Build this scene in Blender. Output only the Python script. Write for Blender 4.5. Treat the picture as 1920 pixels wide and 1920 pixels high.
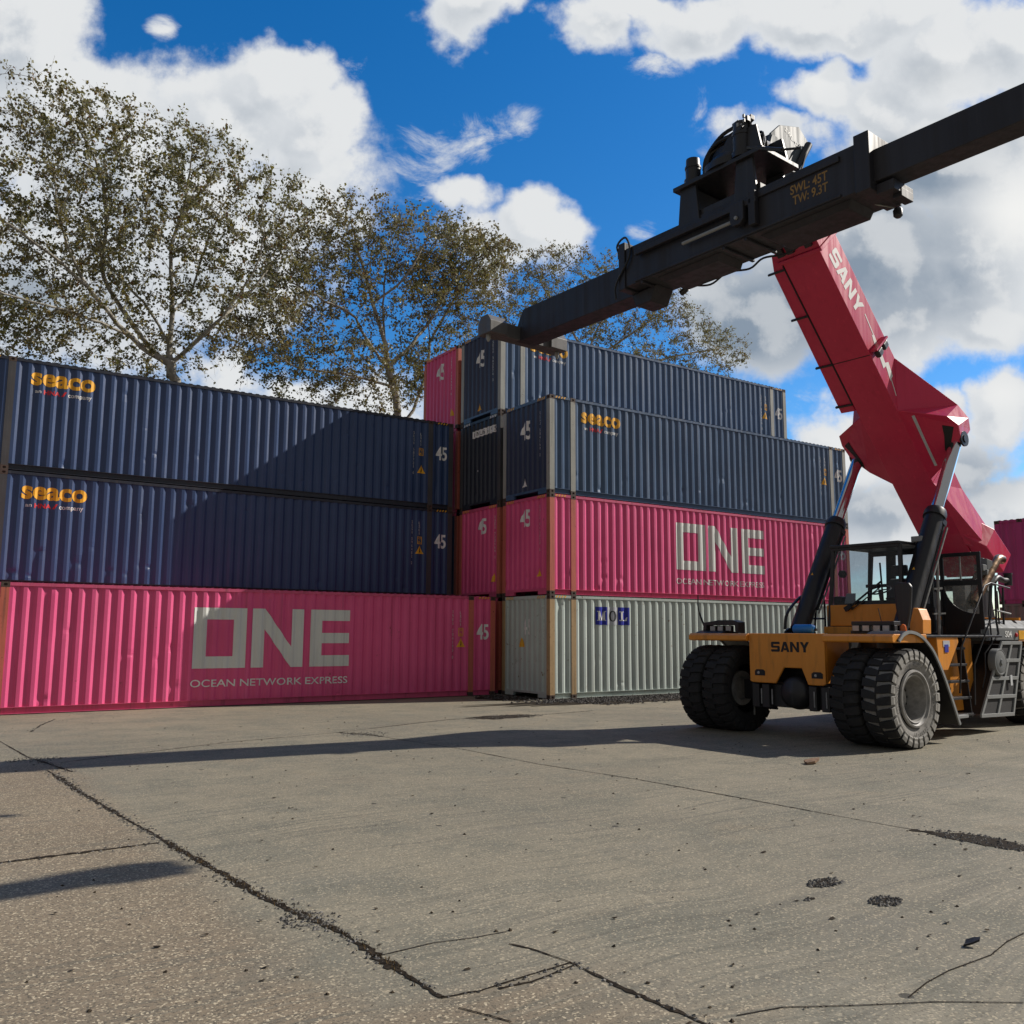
# reach stacker and stacked containers in a yard
EXPOSURE = 0.0
SKY_STRENGTH = 0.10
SKY_SAT = 1.35
SKY_VAL = 1.42
CLOUD_GAIN = 9.0
# cloud masses: chart x, y, radius x, radius y, weight
CLOUDS = [
    (20, 60, 190, 190, 1.2), (110, 210, 260, 150, 1.1), (260, 330, 300, 190, 1.1), (430, 210, 180, 130, 1.1),
    (530, 150, 130, 90, 1.0), (590, 240, 110, 110, 1.0), (560, 350, 150, 110, 0.9), (120, 520, 300, 240, 1.0),
    (620, 330, 110, 60, 0.55), (430, 480, 240, 170, 0.9), (640, 215, 50, 80, 0.5),
    (700, 310, 60, 60, 0.12),
    (880, 25, 110, 75, 0.9), (930, 10, 80, 50, 0.7), (870, 380, 65, 50, 0.75), (1010, 430, 120, 75, 0.95), (930, 470, 140, 80, 0.7),
    (1100, 55, 85, 65, 0.8), (1180, 10, 120, 45, 0.8), (1330, 40, 170, 75, 0.95), (1520, 30, 210, 80, 1.0),
    (1720, 25, 200, 60, 0.8), 
    (1530, 165, 120, 80, 1.1), (1450, 250, 110, 70, 0.9), (1640, 190, 160, 90, 1.0), (1790, 120, 190, 110, 1.1),
    (1900, 90, 140, 110, 1.0), (1760, 300, 260, 160, 1.1), (1640, 480, 330, 170, 1.0), (1850, 480, 200, 180, 1.1),
    (1430, 580, 220, 130, 0.9), (1660, 620, 260, 100, 0.9), (1860, 610, 140, 80, 0.9), 
    (420, 725, 100, 60, 0.8), (560, 745, 90, 50, 0.7), (700, 760, 120, 90, 0.5),
    (1570, 850, 120, 100, 1.0), (1650, 940, 160, 80, 0.9), (1890, 770, 90, 90, 1.0), (1800, 870, 130, 90, 0.85),
    (1760, 1000, 260, 80, 0.9), (1900, 960, 150, 90, 0.8), (1480, 1000, 300, 120, 0.7), (1790, 760, 40, 40, 0.6),
    (2150, 700, 300, 300, 0.9), (-300, 500, 350, 350, 0.9), (-200, 900, 300, 200, 0.8), (700, -200, 300, 120, 0.7), (2200, 100, 250, 200, 0.9),
]
WISPS = [(850, 250, 170, 90, 1.0), (960, 230, 90, 60, 0.9), (740, 330, 110, 90, 1.0), (1205, 432, 60, 40, 1.1), (305, 48, 55, 40, 1.1), (1240, 110, 120, 60, 0.9), (840, 300, 60, 40, 0.8), (620, 130, 140, 90, 0.7), (1080, 420, 90, 60, 0.5), (1350, 200, 120, 90, 0.5), (800, 340, 80, 70, 0.8), (1560, 760, 160, 60, 0.5)]
GREYS = [(1440, 590, 300, 180, 0.8), (1650, 540, 300, 150, 0.65), (1700, 330, 260, 120, 0.55), (1690, 440, 260, 110, 0.55),
         (1640, 960, 220, 70, 0.6), (1820, 900, 160, 90, 0.6), (90, 560, 260, 160, 0.3), (1850, 260, 200, 80, 0.35)]
BRIGHTS = [(1900, 400, 130, 120, 0.9), (1790, 160, 130, 90, 0.35), (1510, 150, 100, 60, 0.4), (1880, 740, 70, 50, 0.5), (1570, 840, 80, 50, 0.3), (20, 250, 130, 120, 0.3)]
GROUND_GAIN = (1.26, 1.21, 1.05)
import bpy, bmesh, math, random
import numpy as np
from mathutils import Vector, Matrix, noise as mnoise
from mathutils.kdtree import KDTree

for o in list(bpy.data.objects):
    bpy.data.objects.remove(o, do_unlink=True)
SC = bpy.context.scene
COL = SC.collection
R = math.radians
random.seed(7)

# ------------------------------------------------------------------ camera
CAM = Vector((-14.961, -20.274, 1.837))
YAW, PITCH, ROLL, FPX = 0.593, 0.134, 0.005, 1675.35
_f = Vector((math.sin(YAW) * math.cos(PITCH), math.cos(YAW) * math.cos(PITCH), math.sin(PITCH)))
_r = Vector((math.cos(YAW), -math.sin(YAW), 0))
_u = _r.cross(_f)
CR = _r * math.cos(ROLL) + _u * math.sin(ROLL)
CU = -_r * math.sin(ROLL) + _u * math.cos(ROLL)
CF = _f
cd = bpy.data.cameras.new('camera')
cd.sensor_width = 36
cd.lens = FPX / 1920 * 36
cd.clip_start = 0.1
cd.clip_end = 4000
cam = bpy.data.objects.new('camera', cd)
COL.objects.link(cam)
cam.matrix_world = Matrix((
    (CR.x, CU.x, -CF.x, CAM.x), (CR.y, CU.y, -CF.y, CAM.y), (CR.z, CU.z, -CF.z, CAM.z), (0, 0, 0, 1)))
SC.camera = cam

def at(x, y, Y):
    """photo pixel (1920 wide) -> point on the vertical plane Y = const, used to measure real positions"""
    v = CR * ((x - 960) / FPX) + CU * ((960 - y) / FPX) + CF
    t = (Y - CAM.y) / v.y
    return CAM + v * t

def atg(x, y, z=0.0):
    v = CR * ((x - 960) / FPX) + CU * ((960 - y) / FPX) + CF
    t = (z - CAM.z) / v.z
    return CAM + v * t

# ------------------------------------------------------------------ light
TO_SUN = Vector((9.12, -2.29, 6.70)).normalized()
SUN_EL = math.asin(TO_SUN.z)
SUN_ROT = math.atan2(TO_SUN.x, TO_SUN.y)
sl = bpy.data.lights.new('sun', 'SUN')
sl.energy = 5.0
sl.angle = R(0.5)
sl.color = (1.0, 0.93, 0.83)
sun = bpy.data.objects.new('sun', sl)
COL.objects.link(sun)
sun.rotation_euler = TO_SUN.to_track_quat('Z', 'Y').to_euler()
sun.location = (20, -10, 30)

SC.view_settings.view_transform = 'Standard'
SC.view_settings.look = 'None'
SC.view_settings.exposure = EXPOSURE
SC.view_settings.gamma = 1
SC.view_settings.use_curve_mapping = False
SC.render.engine = 'CYCLES'
SC.cycles.use_denoising = True
SC.cycles.max_bounces = 8
SC.cycles.transparent_max_bounces = 12

# ------------------------------------------------------------------ node helpers
class NT:
    def __init__(self, tree):
        self.t = tree
        self.n = tree.nodes
        self.l = tree.links
    def new(self, typ, **kw):
        nd = self.n.new(typ)
        for k, v in kw.items():
            setattr(nd, k, v)
        return nd
    def put(self, sock, v):
        if v is None:
            return
        if isinstance(v, bpy.types.NodeSocket):
            self.l.new(v, sock)
        else:
            sock.default_value = v
    def math(self, op, a, b=None, c=None, clamp=False):
        nd = self.new('ShaderNodeMath', operation=op, use_clamp=clamp)
        self.put(nd.inputs[0], a)
        self.put(nd.inputs[1], b)
        if c is not None:
            self.put(nd.inputs[2], c)
        return nd.outputs[0]
    def vmath(self, op, a, b=None, s=None):
        nd = self.new('ShaderNodeVectorMath', operation=op)
        self.put(nd.inputs[0], a)
        self.put(nd.inputs[1], b)
        if s is not None:
            self.put(nd.inputs['Scale'], s)
        return nd.outputs['Value'] if op in ('LENGTH', 'DOT_PRODUCT', 'DISTANCE') else nd.outputs['Vector']
    def mix(self, fac, a, b, blend='MIX'):
        nd = self.new('ShaderNodeMix', data_type='RGBA', blend_type=blend)
        self.put(nd.inputs['Factor'], fac)
        self.put(nd.inputs['A'], a) if False else None
        self.put([s for s in nd.inputs if s.name == 'A' and s.type == 'RGBA'][0], a)
        self.put([s for s in nd.inputs if s.name == 'B' and s.type == 'RGBA'][0], b)
        return [s for s in nd.outputs if s.type == 'RGBA'][0]
    def ramp(self, v, lo, hi, to0=0.0, to1=1.0, smooth=True):
        nd = self.new('ShaderNodeMapRange')
        nd.interpolation_type = 'SMOOTHSTEP' if smooth else 'LINEAR'
        nd.clamp = True
        self.put(nd.inputs[0], v)
        nd.inputs[1].default_value = lo
        nd.inputs[2].default_value = hi
        nd.inputs[3].default_value = to0
        nd.inputs[4].default_value = to1
        return nd.outputs[0]
    def noise(self, vec, scale, detail=4, rough=0.55, dist=0.0):
        nd = self.new('ShaderNodeTexNoise')
        self.put(nd.inputs['Vector'], vec)
        self.put(nd.inputs['Scale'], scale)
        nd.inputs['Detail'].default_value = detail
        nd.inputs['Roughness'].default_value = rough
        nd.inputs['Distortion'].default_value = dist
        return nd.outputs['Fac']
    def mapping(self, vec, scale=(1, 1, 1), rot=(0, 0, 0), loc=(0, 0, 0)):
        nd = self.new('ShaderNodeMapping')
        self.put(nd.inputs['Vector'], vec)
        nd.inputs['Scale'].default_value = scale
        nd.inputs['Rotation'].default_value = rot
        nd.inputs['Location'].default_value = loc
        return nd.outputs[0]

def rgba(c):
    return (c[0], c[1], c[2], 1.0)

def new_mat(name):
    m = bpy.data.materials.new(name)
    m.use_nodes = True
    t = NT(m.node_tree)
    b = m.node_tree.nodes['Principled BSDF']
    return m, t, b

# ------------------------------------------------------------------ sky with clouds (world directions)
def build_world():
    w = bpy.data.worlds.new('World')
    SC.world = w
    w.use_nodes = True
    t = NT(w.node_tree)
    bg = w.node_tree.nodes['Background']
    sky = t.new('ShaderNodeTexSky')
    sky.sky_type = 'NISHITA'
    sky.sun_disc = False
    sky.sun_elevation = SUN_EL
    sky.sun_rotation = SUN_ROT
    sky.altitude = 50
    sky.air_density = 1.0
    sky.dust_density = 0.25
    sky.ozone_density = 4.0
    # deeper, more saturated blue like the phone picture
    hs = t.new('ShaderNodeHueSaturation')
    hs.inputs['Saturation'].default_value = SKY_SAT
    hs.inputs['Value'].default_value = SKY_VAL
    hs.inputs['Hue'].default_value = 0.503
    t.put(hs.inputs['Color'], sky.outputs[0])
    skyc = hs.outputs[0]

    # cloud density as a node group of a 2-D chart of the sky (fixed world axes)
    g = bpy.data.node_groups.new('cloud_density', 'ShaderNodeTree')
    g.interface.new_socket('P', in_out='INPUT', socket_type='NodeSocketVector')
    g.interface.new_socket('D', in_out='OUTPUT', socket_type='NodeSocketFloat')
    G = NT(g)
    gi = G.new('NodeGroupInput')
    go = G.new('NodeGroupOutput')
    P = gi.outputs[0]
    # warp the chart a little so that outlines are not ellipses
    nw = G.new('ShaderNodeTexNoise')
    G.put(nw.inputs['Vector'], P)
    nw.inputs['Scale'].default_value = 7.0
    nw.inputs['Detail'].default_value = 3
    wv = G.vmath('SUBTRACT', nw.outputs['Color'], (0.5, 0.5, 0.5))
    Pw = G.vmath('ADD', P, G.vmath('SCALE', wv, s=0.085))
    nw2 = G.new('ShaderNodeTexNoise')
    G.put(nw2.inputs['Vector'], P)
    nw2.inputs['Scale'].default_value = 24.0
    nw2.inputs['Detail'].default_value = 4
    Pw = G.vmath('ADD', Pw, G.vmath('SCALE', G.vmath('SUBTRACT', nw2.outputs['Color'], (0.5, 0.5, 0.5)), s=0.045))
    acc = None
    for (x, y, rx, ry, wt) in CLOUDS:
        c = ((x - 960) / FPX, (960 - y) / FPX, 0)
        d = G.vmath('SUBTRACT', Pw, c)
        d = G.vmath('MULTIPLY', d, (FPX / rx, FPX / ry, 0))
        ln = G.vmath('LENGTH', d)
        v = G.math('MULTIPLY', G.math('SUBTRACT', 1.0, ln), wt)
        acc = v if acc is None else G.math('SMOOTH_MAX', acc, v, 0.12)
    acc = G.math('MAXIMUM', acc, -0.6)
    n1 = G.noise(P, 8.0, 9, 0.62)
    n2 = G.noise(G.vmath('ADD', P, (3.1, 1.7, 0)), 3.5, 4, 0.5)
    s = G.math('ADD', G.math('MULTIPLY', G.math('SUBTRACT', n1, 0.5), 1.6), G.math('MULTIPLY', G.math('SUBTRACT', n2, 0.5), 0.35))
    G.l.new(G.math('ADD', acc, s), go.inputs[0])

    tc = t.new('ShaderNodeTexCoord')
    dvec = tc.outputs['Generated']
    f = t.vmath('DOT_PRODUCT', dvec, tuple(CF))
    fm = t.math('MAXIMUM', f, 0.12)
    uu = t.math('DIVIDE', t.vmath('DOT_PRODUCT', dvec, tuple(CR)), fm)
    vv = t.math('DIVIDE', t.vmath('DOT_PRODUCT', dvec, tuple(CU)), fm)
    cmb = t.new('ShaderNodeCombineXYZ')
    t.put(cmb.inputs[0], uu)
    t.put(cmb.inputs[1], vv)
    P0 = cmb.outputs[0]
    def dens(off):
        gn = t.new('ShaderNodeGroup')
        gn.node_tree = g
        t.put(gn.inputs[0], t.vmath('ADD', P0, off) if off else P0)
        return gn.outputs[0]
    D0 = dens(None)
    D1 = dens((0.030, 0.026, 0))
    cover = t.ramp(D0, -0.06, 0.36)
    # thin torn wisps in the open blue
    wz = t.noise(t.mapping(P0, (5.0, 9.0, 1), (0, 0, 0.5)), 1.6, 9, 0.66, 0.6)
    wacc = None
    for (x, y, rx, ry, wt) in WISPS:
        c = ((x - 960) / FPX, (960 - y) / FPX, 0)
        d = t.vmath('MULTIPLY', t.vmath('SUBTRACT', P0, c), (FPX / rx, FPX / ry, 0))
        v = t.math('MULTIPLY', t.ramp(t.vmath('LENGTH', d), 1.0, 0.2), wt)
        wacc = v if wacc is None else t.math('MAXIMUM', wacc, v)
    cover = t.math('MAXIMUM', cover, t.math('MULTIPLY', t.ramp(t.math('ADD', wz, t.math('MULTIPLY', wacc, 0.24)), 0.62, 0.90), t.ramp(wacc, 0.0, 0.4)))
    lit = t.math('SUBTRACT', D0, D1)
    lit = t.ramp(lit, -0.34, 0.42)
    thick = t.ramp(D0, 0.20, 1.15)
    # grey bases: where the cloud is thick and not facing the sun
    shade = t.math('MULTIPLY', thick, t.math('SUBTRACT', 1.0, lit))
    # broad grey belts (thick cloud bases)
    gacc = None
    for (x, y, rx, ry, wt) in GREYS:
        c = ((x - 960) / FPX, (960 - y) / FPX, 0)
        d = t.vmath('MULTIPLY', t.vmath('SUBTRACT', P0, c), (FPX / rx, FPX / ry, 0))
        v = t.math('MULTIPLY', t.ramp(t.vmath('LENGTH', d), 1.0, 0.2), wt)
        gacc = v if gacc is None else t.math('MAXIMUM', gacc, v)
    shade = t.math('ADD', t.math('MULTIPLY', shade, 0.70), gacc, clamp=True)
    ccol = t.mix(shade, (0.80, 0.83, 0.86, 1), (0.27, 0.34, 0.43, 1))
    hi = t.ramp(lit, 0.55, 1.0, 0.0, 0.28)
    ccol = t.mix(hi, ccol, (1.0, 0.99, 0.96, 1))
    bacc = None
    for (x, y, rx, ry, wt) in BRIGHTS:
        c = ((x - 960) / FPX, (960 - y) / FPX, 0)
        d = t.vmath('MULTIPLY', t.vmath('SUBTRACT', P0, c), (FPX / rx, FPX / ry, 0))
        v = t.math('MULTIPLY', t.ramp(t.vmath('LENGTH', d), 1.0, 0.0), wt)
        bacc = v if bacc is None else t.math('MAXIMUM', bacc, v)
    ccol = t.mix(bacc, ccol, (1.0, 1.0, 0.98, 1))
    sc = t.vmath('SCALE', ccol, s=CLOUD_GAIN)
    front = t.ramp(f, 0.12, 0.3)
    # unseen rest of the sky: grey cloud added and blue dimmed for weak neutral fill
    nb = t.noise(dvec, 2.3, 6, 0.58)
    rest = t.mix(t.ramp(nb, 0.36, 0.48), t.vmath('SCALE', skyc, s=0.6), (0.235 * CLOUD_GAIN, 0.235 * CLOUD_GAIN, 0.235 * CLOUD_GAIN, 1))
    out = t.mix(front, rest, t.mix(cover, skyc, sc))
    t.put(bg.inputs['Color'], out)
    bg.inputs['Strength'].default_value = SKY_STRENGTH
    w.cycles.sampling_method = 'MANUAL'
    w.cycles.sample_map_resolution = 512

build_world()
# ------------------------------------------------------------------ mesh helpers
def tag(o, label=None, cat=None, group=None, kind=None):
    if label: o['label'] = label
    if cat: o['category'] = cat
    if group: o['group'] = group
    if kind: o['kind'] = kind
    return o

BASE = {}

def empty(name, loc, label=None, cat=None, group=None, rz=0.0):
    o = bpy.data.objects.new(name, None)
    o.empty_display_size = 0.3
    COL.objects.link(o)
    o.location = loc
    o.rotation_euler = (0, 0, rz)
    BASE[o.name] = Vector(loc)
    return tag(o, label, cat, group)

def link(name, me, parent=None):
    o = bpy.data.objects.new(name, me)
    COL.objects.link(o)
    if parent is not None:
        o.parent = parent
        BASE[o.name] = BASE.get(parent.name, Vector((0, 0, 0)))
    return o

class MB:
    def __init__(self):
        self.v = []
        self.f = []
    def add(self, vs, fs):
        k = len(self.v)
        self.v += [tuple(p) for p in vs]
        self.f += [tuple(i + k for i in f) for f in fs]
        return self
    def box(self, a, b):
        x0, y0, z0 = [min(p, q) for p, q in zip(a, b)]
        x1, y1, z1 = [max(p, q) for p, q in zip(a, b)]
        return self.add([(x0, y0, z0), (x1, y0, z0), (x1, y1, z0), (x0, y1, z0), (x0, y0, z1), (x1, y0, z1), (x1, y1, z1), (x0, y1, z1)],
                        [(0, 3, 2, 1), (4, 5, 6, 7), (0, 1, 5, 4), (1, 2, 6, 5), (2, 3, 7, 6), (3, 0, 4, 7)])
    def obox(self, c, ax, ay, az, hx, hy, hz):
        """oriented box"""
        c = Vector(c); ax = Vector(ax).normalized(); ay = Vector(ay).normalized(); az = Vector(az).normalized()
        vs = []
        for sz in (-1, 1):
            for sx, sy in ((-1, -1), (1, -1), (1, 1), (-1, 1)):
                vs.append(c + ax * hx * sx + ay * hy * sy + az * hz * sz)
        return self.add(vs, [(0, 3, 2, 1), (4, 5, 6, 7), (0, 1, 5, 4), (1, 2, 6, 5), (2, 3, 7, 6), (3, 0, 4, 7)])
    def bar(self, p, q, w, h, up=(0, 0, 1)):
        p = Vector(p); q = Vector(q)
        d = (q - p)
        u = Vector(up)
        s = d.cross(u)
        if s.length < 1e-5:
            s = d.cross(Vector((1, 0, 0)))
        s.normalize()
        n = s.cross(d).normalized()
        return self.obox((p + q) / 2, d, s, n, d.length / 2, w / 2, h / 2)
    def prism(self, poly, e):
        """polygon of 3-D points extruded by vector e"""
        n = len(poly)
        e = Vector(e)
        vs = [Vector(p) for p in poly] + [Vector(p) + e for p in poly]
        fs = [tuple(reversed(range(n))), tuple(range(n, 2 * n))]
        for i in range(n):
            j = (i + 1) % n
            fs.append((i, j, n + j, n + i))
        return self.add(vs, fs)
    def loft(self, rings, closed=True, caps=True):
        n = len(rings[0])
        vs = [Vector(p) for r in rings for p in r]
        fs = []
        for k in range(len(rings) - 1):
            for i in range(n if closed else n - 1):
                j = (i + 1) % n
                fs.append((k * n + i, k * n + j, (k + 1) * n + j, (k + 1) * n + i))
        if caps and closed:
            fs.append(tuple(reversed(range(n))))
            fs.append(tuple(range((len(rings) - 1) * n, len(rings) * n)))
        return self.add(vs, fs)
    def tube(self, pts, r, n=10, caps=True):
        pts = [Vector(p) for p in pts]
        rs = r if isinstance(r, (list, tuple)) else [r] * len(pts)
        rings = []
        prev = None
        for i, p in enumerate(pts):
            d = (pts[min(i + 1, len(pts) - 1)] - pts[max(i - 1, 0)])
            if d.length < 1e-9:
                d = Vector((0, 0, 1))
            d.normalize()
            if prev is None:
                a = d.orthogonal().normalized()
            else:
                a = (prev - d * prev.dot(d))
                a = a.normalized() if a.length > 1e-6 else d.orthogonal().normalized()
            prev = a
            b = d.cross(a)
            rings.append([p + (a * math.cos(2 * math.pi * k / n) + b * math.sin(2 * math.pi * k / n)) * rs[i] for k in range(n)])
        return self.loft(rings, True, caps)
    def lathe(self, c, axis, prof, n=32, caps=False):
        """prof: list of (along axis, radius)"""
        c = Vector(c); d = Vector(axis).normalized()
        a = d.orthogonal().normalized(); b = d.cross(a)
        rings = [[c + d * h + (a * math.cos(2 * math.pi * k / n) + b * math.sin(2 * math.pi * k / n)) * max(r, 1e-4) for k in range(n)] for h, r in prof]
        return self.loft(rings, True, caps)
    def mesh(self, name, base=Vector((0, 0, 0)), smooth=False, recalc=True):
        me = bpy.data.meshes.new(name)
        me.from_pydata([(p[0] - base[0], p[1] - base[1], p[2] - base[2]) for p in self.v], [], self.f)
        me.validate()
        if recalc:
            bm = bmesh.new(); bm.from_mesh(me)
            bmesh.ops.recalc_face_normals(bm, faces=bm.faces[:])
            bm.to_mesh(me); bm.free()
        if smooth:
            me.shade_smooth()
        me.update()
        return me
    def build(self, name, mat, parent=None, smooth=False, bevel=0.0, recalc=True, auto=None):
        base = BASE.get(parent.name, Vector((0, 0, 0))) if parent is not None else Vector((0, 0, 0))
        me = self.mesh(name, base, smooth, recalc)
        if auto is not None:
            me.shade_smooth()
            try:
                me.set_sharp_from_angle(angle=R(auto))
            except Exception:
                pass
        me.materials.append(mat)
        o = link(name, me, parent)
        if bevel:
            m = o.modifiers.new('bevel', 'BEVEL')
            m.width = bevel
            m.segments = 2
            m.limit_method = 'ANGLE'
            m.angle_limit = R(35)
        return o

def smooth_pts(pts, n=6):
    """Catmull-Rom through the points"""
    P = [Vector(p) for p in pts]
    out = []
    for i in range(len(P) - 1):
        p0 = P[max(i - 1, 0)]; p1 = P[i]; p2 = P[i + 1]; p3 = P[min(i + 2, len(P) - 1)]
        for k in range(n):
            t = k / n
            out.append(0.5 * ((2 * p1) + (p2 - p0) * t + (2 * p0 - 5 * p1 + 4 * p2 - p3) * t * t + (3 * p1 - p0 - 3 * p2 + p3) * t ** 3))
    out.append(P[-1])
    return out

# ------------------------------------------------------------------ lettering
TXT = {}
def text_geo(body, bold=0.0):
    key = (body, bold)
    if key in TXT:
        return TXT[key]
    cu = bpy.data.curves.new('t', 'FONT')
    cu.body = body
    cu.size = 1.0
    cu.offset = bold
    cu.resolution_u = 4
    cu.fill_mode = 'FRONT'
    ob = bpy.data.objects.new('t', cu)
    COL.objects.link(ob)
    dg = bpy.context.evaluated_depsgraph_get()
    me = bpy.data.meshes.new_from_object(ob.evaluated_get(dg))
    vs = [tuple(v.co)[:2] for v in me.vertices]
    fs = [tuple(p.vertices) for p in me.polygons]
    bpy.data.objects.remove(ob, do_unlink=True)
    bpy.data.curves.remove(cu)
    bpy.data.meshes.remove(me)
    x0 = min(v[0] for v in vs); x1 = max(v[0] for v in vs)
    y0 = min(v[1] for v in vs); y1 = max(v[1] for v in vs)
    TXT[key] = ([((x - x0) / (x1 - x0), (y - y0) / (y1 - y0)) for x, y in vs], fs, (x1 - x0) / (y1 - y0))
    return TXT[key]

class Flat:
    """2-D drawing: lists of (u, v) polygons, later laid onto a surface"""
    def __init__(self):
        self.v = []; self.f = []
    def poly(self, pts):
        k = len(self.v)
        self.v += list(pts)
        self.f.append(tuple(range(k, k + len(pts))))
        return self
    def rect(self, u0, v0, u1, v1):
        return self.poly([(u0, v0), (u1, v0), (u1, v1), (u0, v1)])
    def text(self, s, u0, v0, u1, v1, bold=0.0):
        vs, fs, _ = text_geo(s, bold)
        k = len(self.v)
        self.v += [(u0 + a * (u1 - u0), v0 + b * (v1 - v0)) for a, b in vs]
        self.f += [tuple(i + k for i in f) for f in fs]
        return self
    def stack(self, s, uc, vtop, ch, pitch, cw=None, bold=0.0):
        v = vtop
        for c in s:
            if c != ' ':
                a = 0.62 if cw is None else cw
                w = ch * a * (0.35 if c in '1I' else 1.0)
                self.text(c, uc - w / 2, v - ch, uc + w / 2, v, bold)
                v -= pitch
            else:
                v -= pitch * 0.8
        return self
    def lay(self, name, mat, parent, fn, breaks=()):
        """fn(u, v) -> local point; breaks: u values where the surface folds"""
        bm = bmesh.new()
        bv = [bm.verts.new((u, v, 0)) for u, v in self.v]
        for f in self.f:
            try:
                bm.faces.new([bv[i] for i in f])
            except ValueError:
                pass
        if bm.verts:
            lo = min(v.co.x for v in bm.verts); hi = max(v.co.x for v in bm.verts)
            for b in breaks:
                if lo + 1e-5 < b < hi - 1e-5:
                    bmesh.ops.bisect_plane(bm, geom=bm.verts[:] + bm.edges[:] + bm.faces[:], dist=1e-6, plane_co=(b, 0, 0), plane_no=(1, 0, 0))
        for v in bm.verts:
            v.co = fn(v.co.x, v.co.y)
        me = bpy.data.meshes.new(name)
        bm.to_mesh(me); bm.free()
        me.materials.append(mat)
        return link(name, me, parent)

def ring(f, cx, cy, ro, ri, so=1.0, n=20):
    for k in range(n):
        a = 2 * math.pi * k / n; b = 2 * math.pi * (k + 1) / n
        f.poly([(cx + ro * so * math.cos(a), cy + ro * math.sin(a)), (cx + ro * so * math.cos(b), cy + ro * math.sin(b)),
                (cx + ri * so * math.cos(b), cy + ri * math.sin(b)), (cx + ri * so * math.cos(a), cy + ri * math.sin(a))])

# ------------------------------------------------------------------ materials
def obj_coords(t):
    tc = t.new('ShaderNodeTexCoord')
    oi = t.new('ShaderNodeObjectInfo')
    off = t.math('MULTIPLY', oi.outputs['Random'], 37.0)
    cb = t.new('ShaderNodeCombineXYZ')
    for i in range(3):
        t.put(cb.inputs[i], off)
    return tc.outputs['Object'], t.vmath('ADD', tc.outputs['Object'], cb.outputs[0])

def paint(name, col, rough=0.45, rust=0.3, fade=0.25, dirt=0.35, spec=0.5, metal=0.0, rustcol=(0.10, 0.035, 0.015), dirtcol=(0.06, 0.05, 0.04), bump=0.12, streak=(7, 7, 0.3), scale=1.0):
    m, t, b = new_mat(name)
    loc, P = obj_coords(t)
    big = t.noise(P, 0.55 * scale, 5, 0.6)
    c = t.mix(t.ramp(big, 0.3, 0.75, 0, fade), rgba(col), rgba([min(1, x * 1.5 + 0.02) for x in col]))
    st = t.noise(t.mapping(P, streak), 1.0 * scale, 5, 0.6)
    c = t.mix(t.ramp(st, 0.50, 0.78, 0, dirt), c, rgba(dirtcol))
    lt = t.noise(t.mapping(P, (streak[0] * 1.7, streak[1] * 1.7, streak[2] * 1.4), loc=(5, 3, 1)), 1.0 * scale, 4, 0.6)
    c = t.mix(t.ramp(lt, 0.56, 0.80, 0, fade), c, rgba([min(1, x * 1.7 + 0.04) for x in col]))
    sp = t.noise(P, 9.0 * scale, 7, 0.7)
    rr = t.noise(P, 1.3 * scale, 3, 0.6)
    rm = t.math('MULTIPLY', t.ramp(sp, 0.60, 0.66), t.ramp(rr, 0.62 - 0.25 * rust, 0.75 - 0.2 * rust))
    run = t.noise(t.mapping(P, (16, 16, 0.8), loc=(2, 7, 3)), 1.0 * scale, 4, 0.65)
    rm2 = t.math('MULTIPLY', t.ramp(run, 0.60, 0.72), t.ramp(rr, 0.55, 0.72))
    rm = t.math('MAXIMUM', rm, t.math('MULTIPLY', rm2, 0.8))
    rm = t.math('MULTIPLY', rm, min(1.0, rust * 2.2))
    c = t.mix(rm, c, rgba(rustcol))
    t.put(b.inputs['Base Color'], c)
    ro = t.math('ADD', t.math('MULTIPLY', t.ramp(st, 0.35, 0.75), 0.22), rough - 0.06)
    ro = t.math('ADD', ro, t.math('MULTIPLY', rm, 0.35), clamp=True)
    t.put(b.inputs['Roughness'], ro)
    b.inputs['Specular IOR Level'].default_value = spec
    b.inputs['Metallic'].default_value = metal
    if bump:
        bp = t.new('ShaderNodeBump')
        bp.inputs['Strength'].default_value = bump
        bp.inputs['Distance'].default_value = 0.02
        hh = t.math('ADD', t.noise(P, 5.0 * scale, 4, 0.6), t.math('MULTIPLY', rm, 0.3))
        t.put(bp.inputs['Height'], hh)
        t.put(b.inputs['Normal'], bp.outputs[0])
    return m

def plain(name, col, rough=0.6, metal=0.0, spec=0.5, var=0.25, scale=6.0, emit=None):
    m, t, b = new_mat(name)
    loc, P = obj_coords(t)
    n = t.noise(P, scale, 6, 0.65)
    c = t.mix(t.ramp(n, 0.3, 0.75), rgba([x * (1 - var) for x in col]), rgba([min(1, x * (1 + var)) for x in col]))
    t.put(b.inputs['Base Color'], c)
    t.put(b.inputs['Roughness'], t.ramp(n, 0.2, 0.8, max(0.02, rough - 0.1), min(1, rough + 0.1)))
    b.inputs['Metallic'].default_value = metal
    b.inputs['Specular IOR Level'].default_value = spec
    return m

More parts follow.
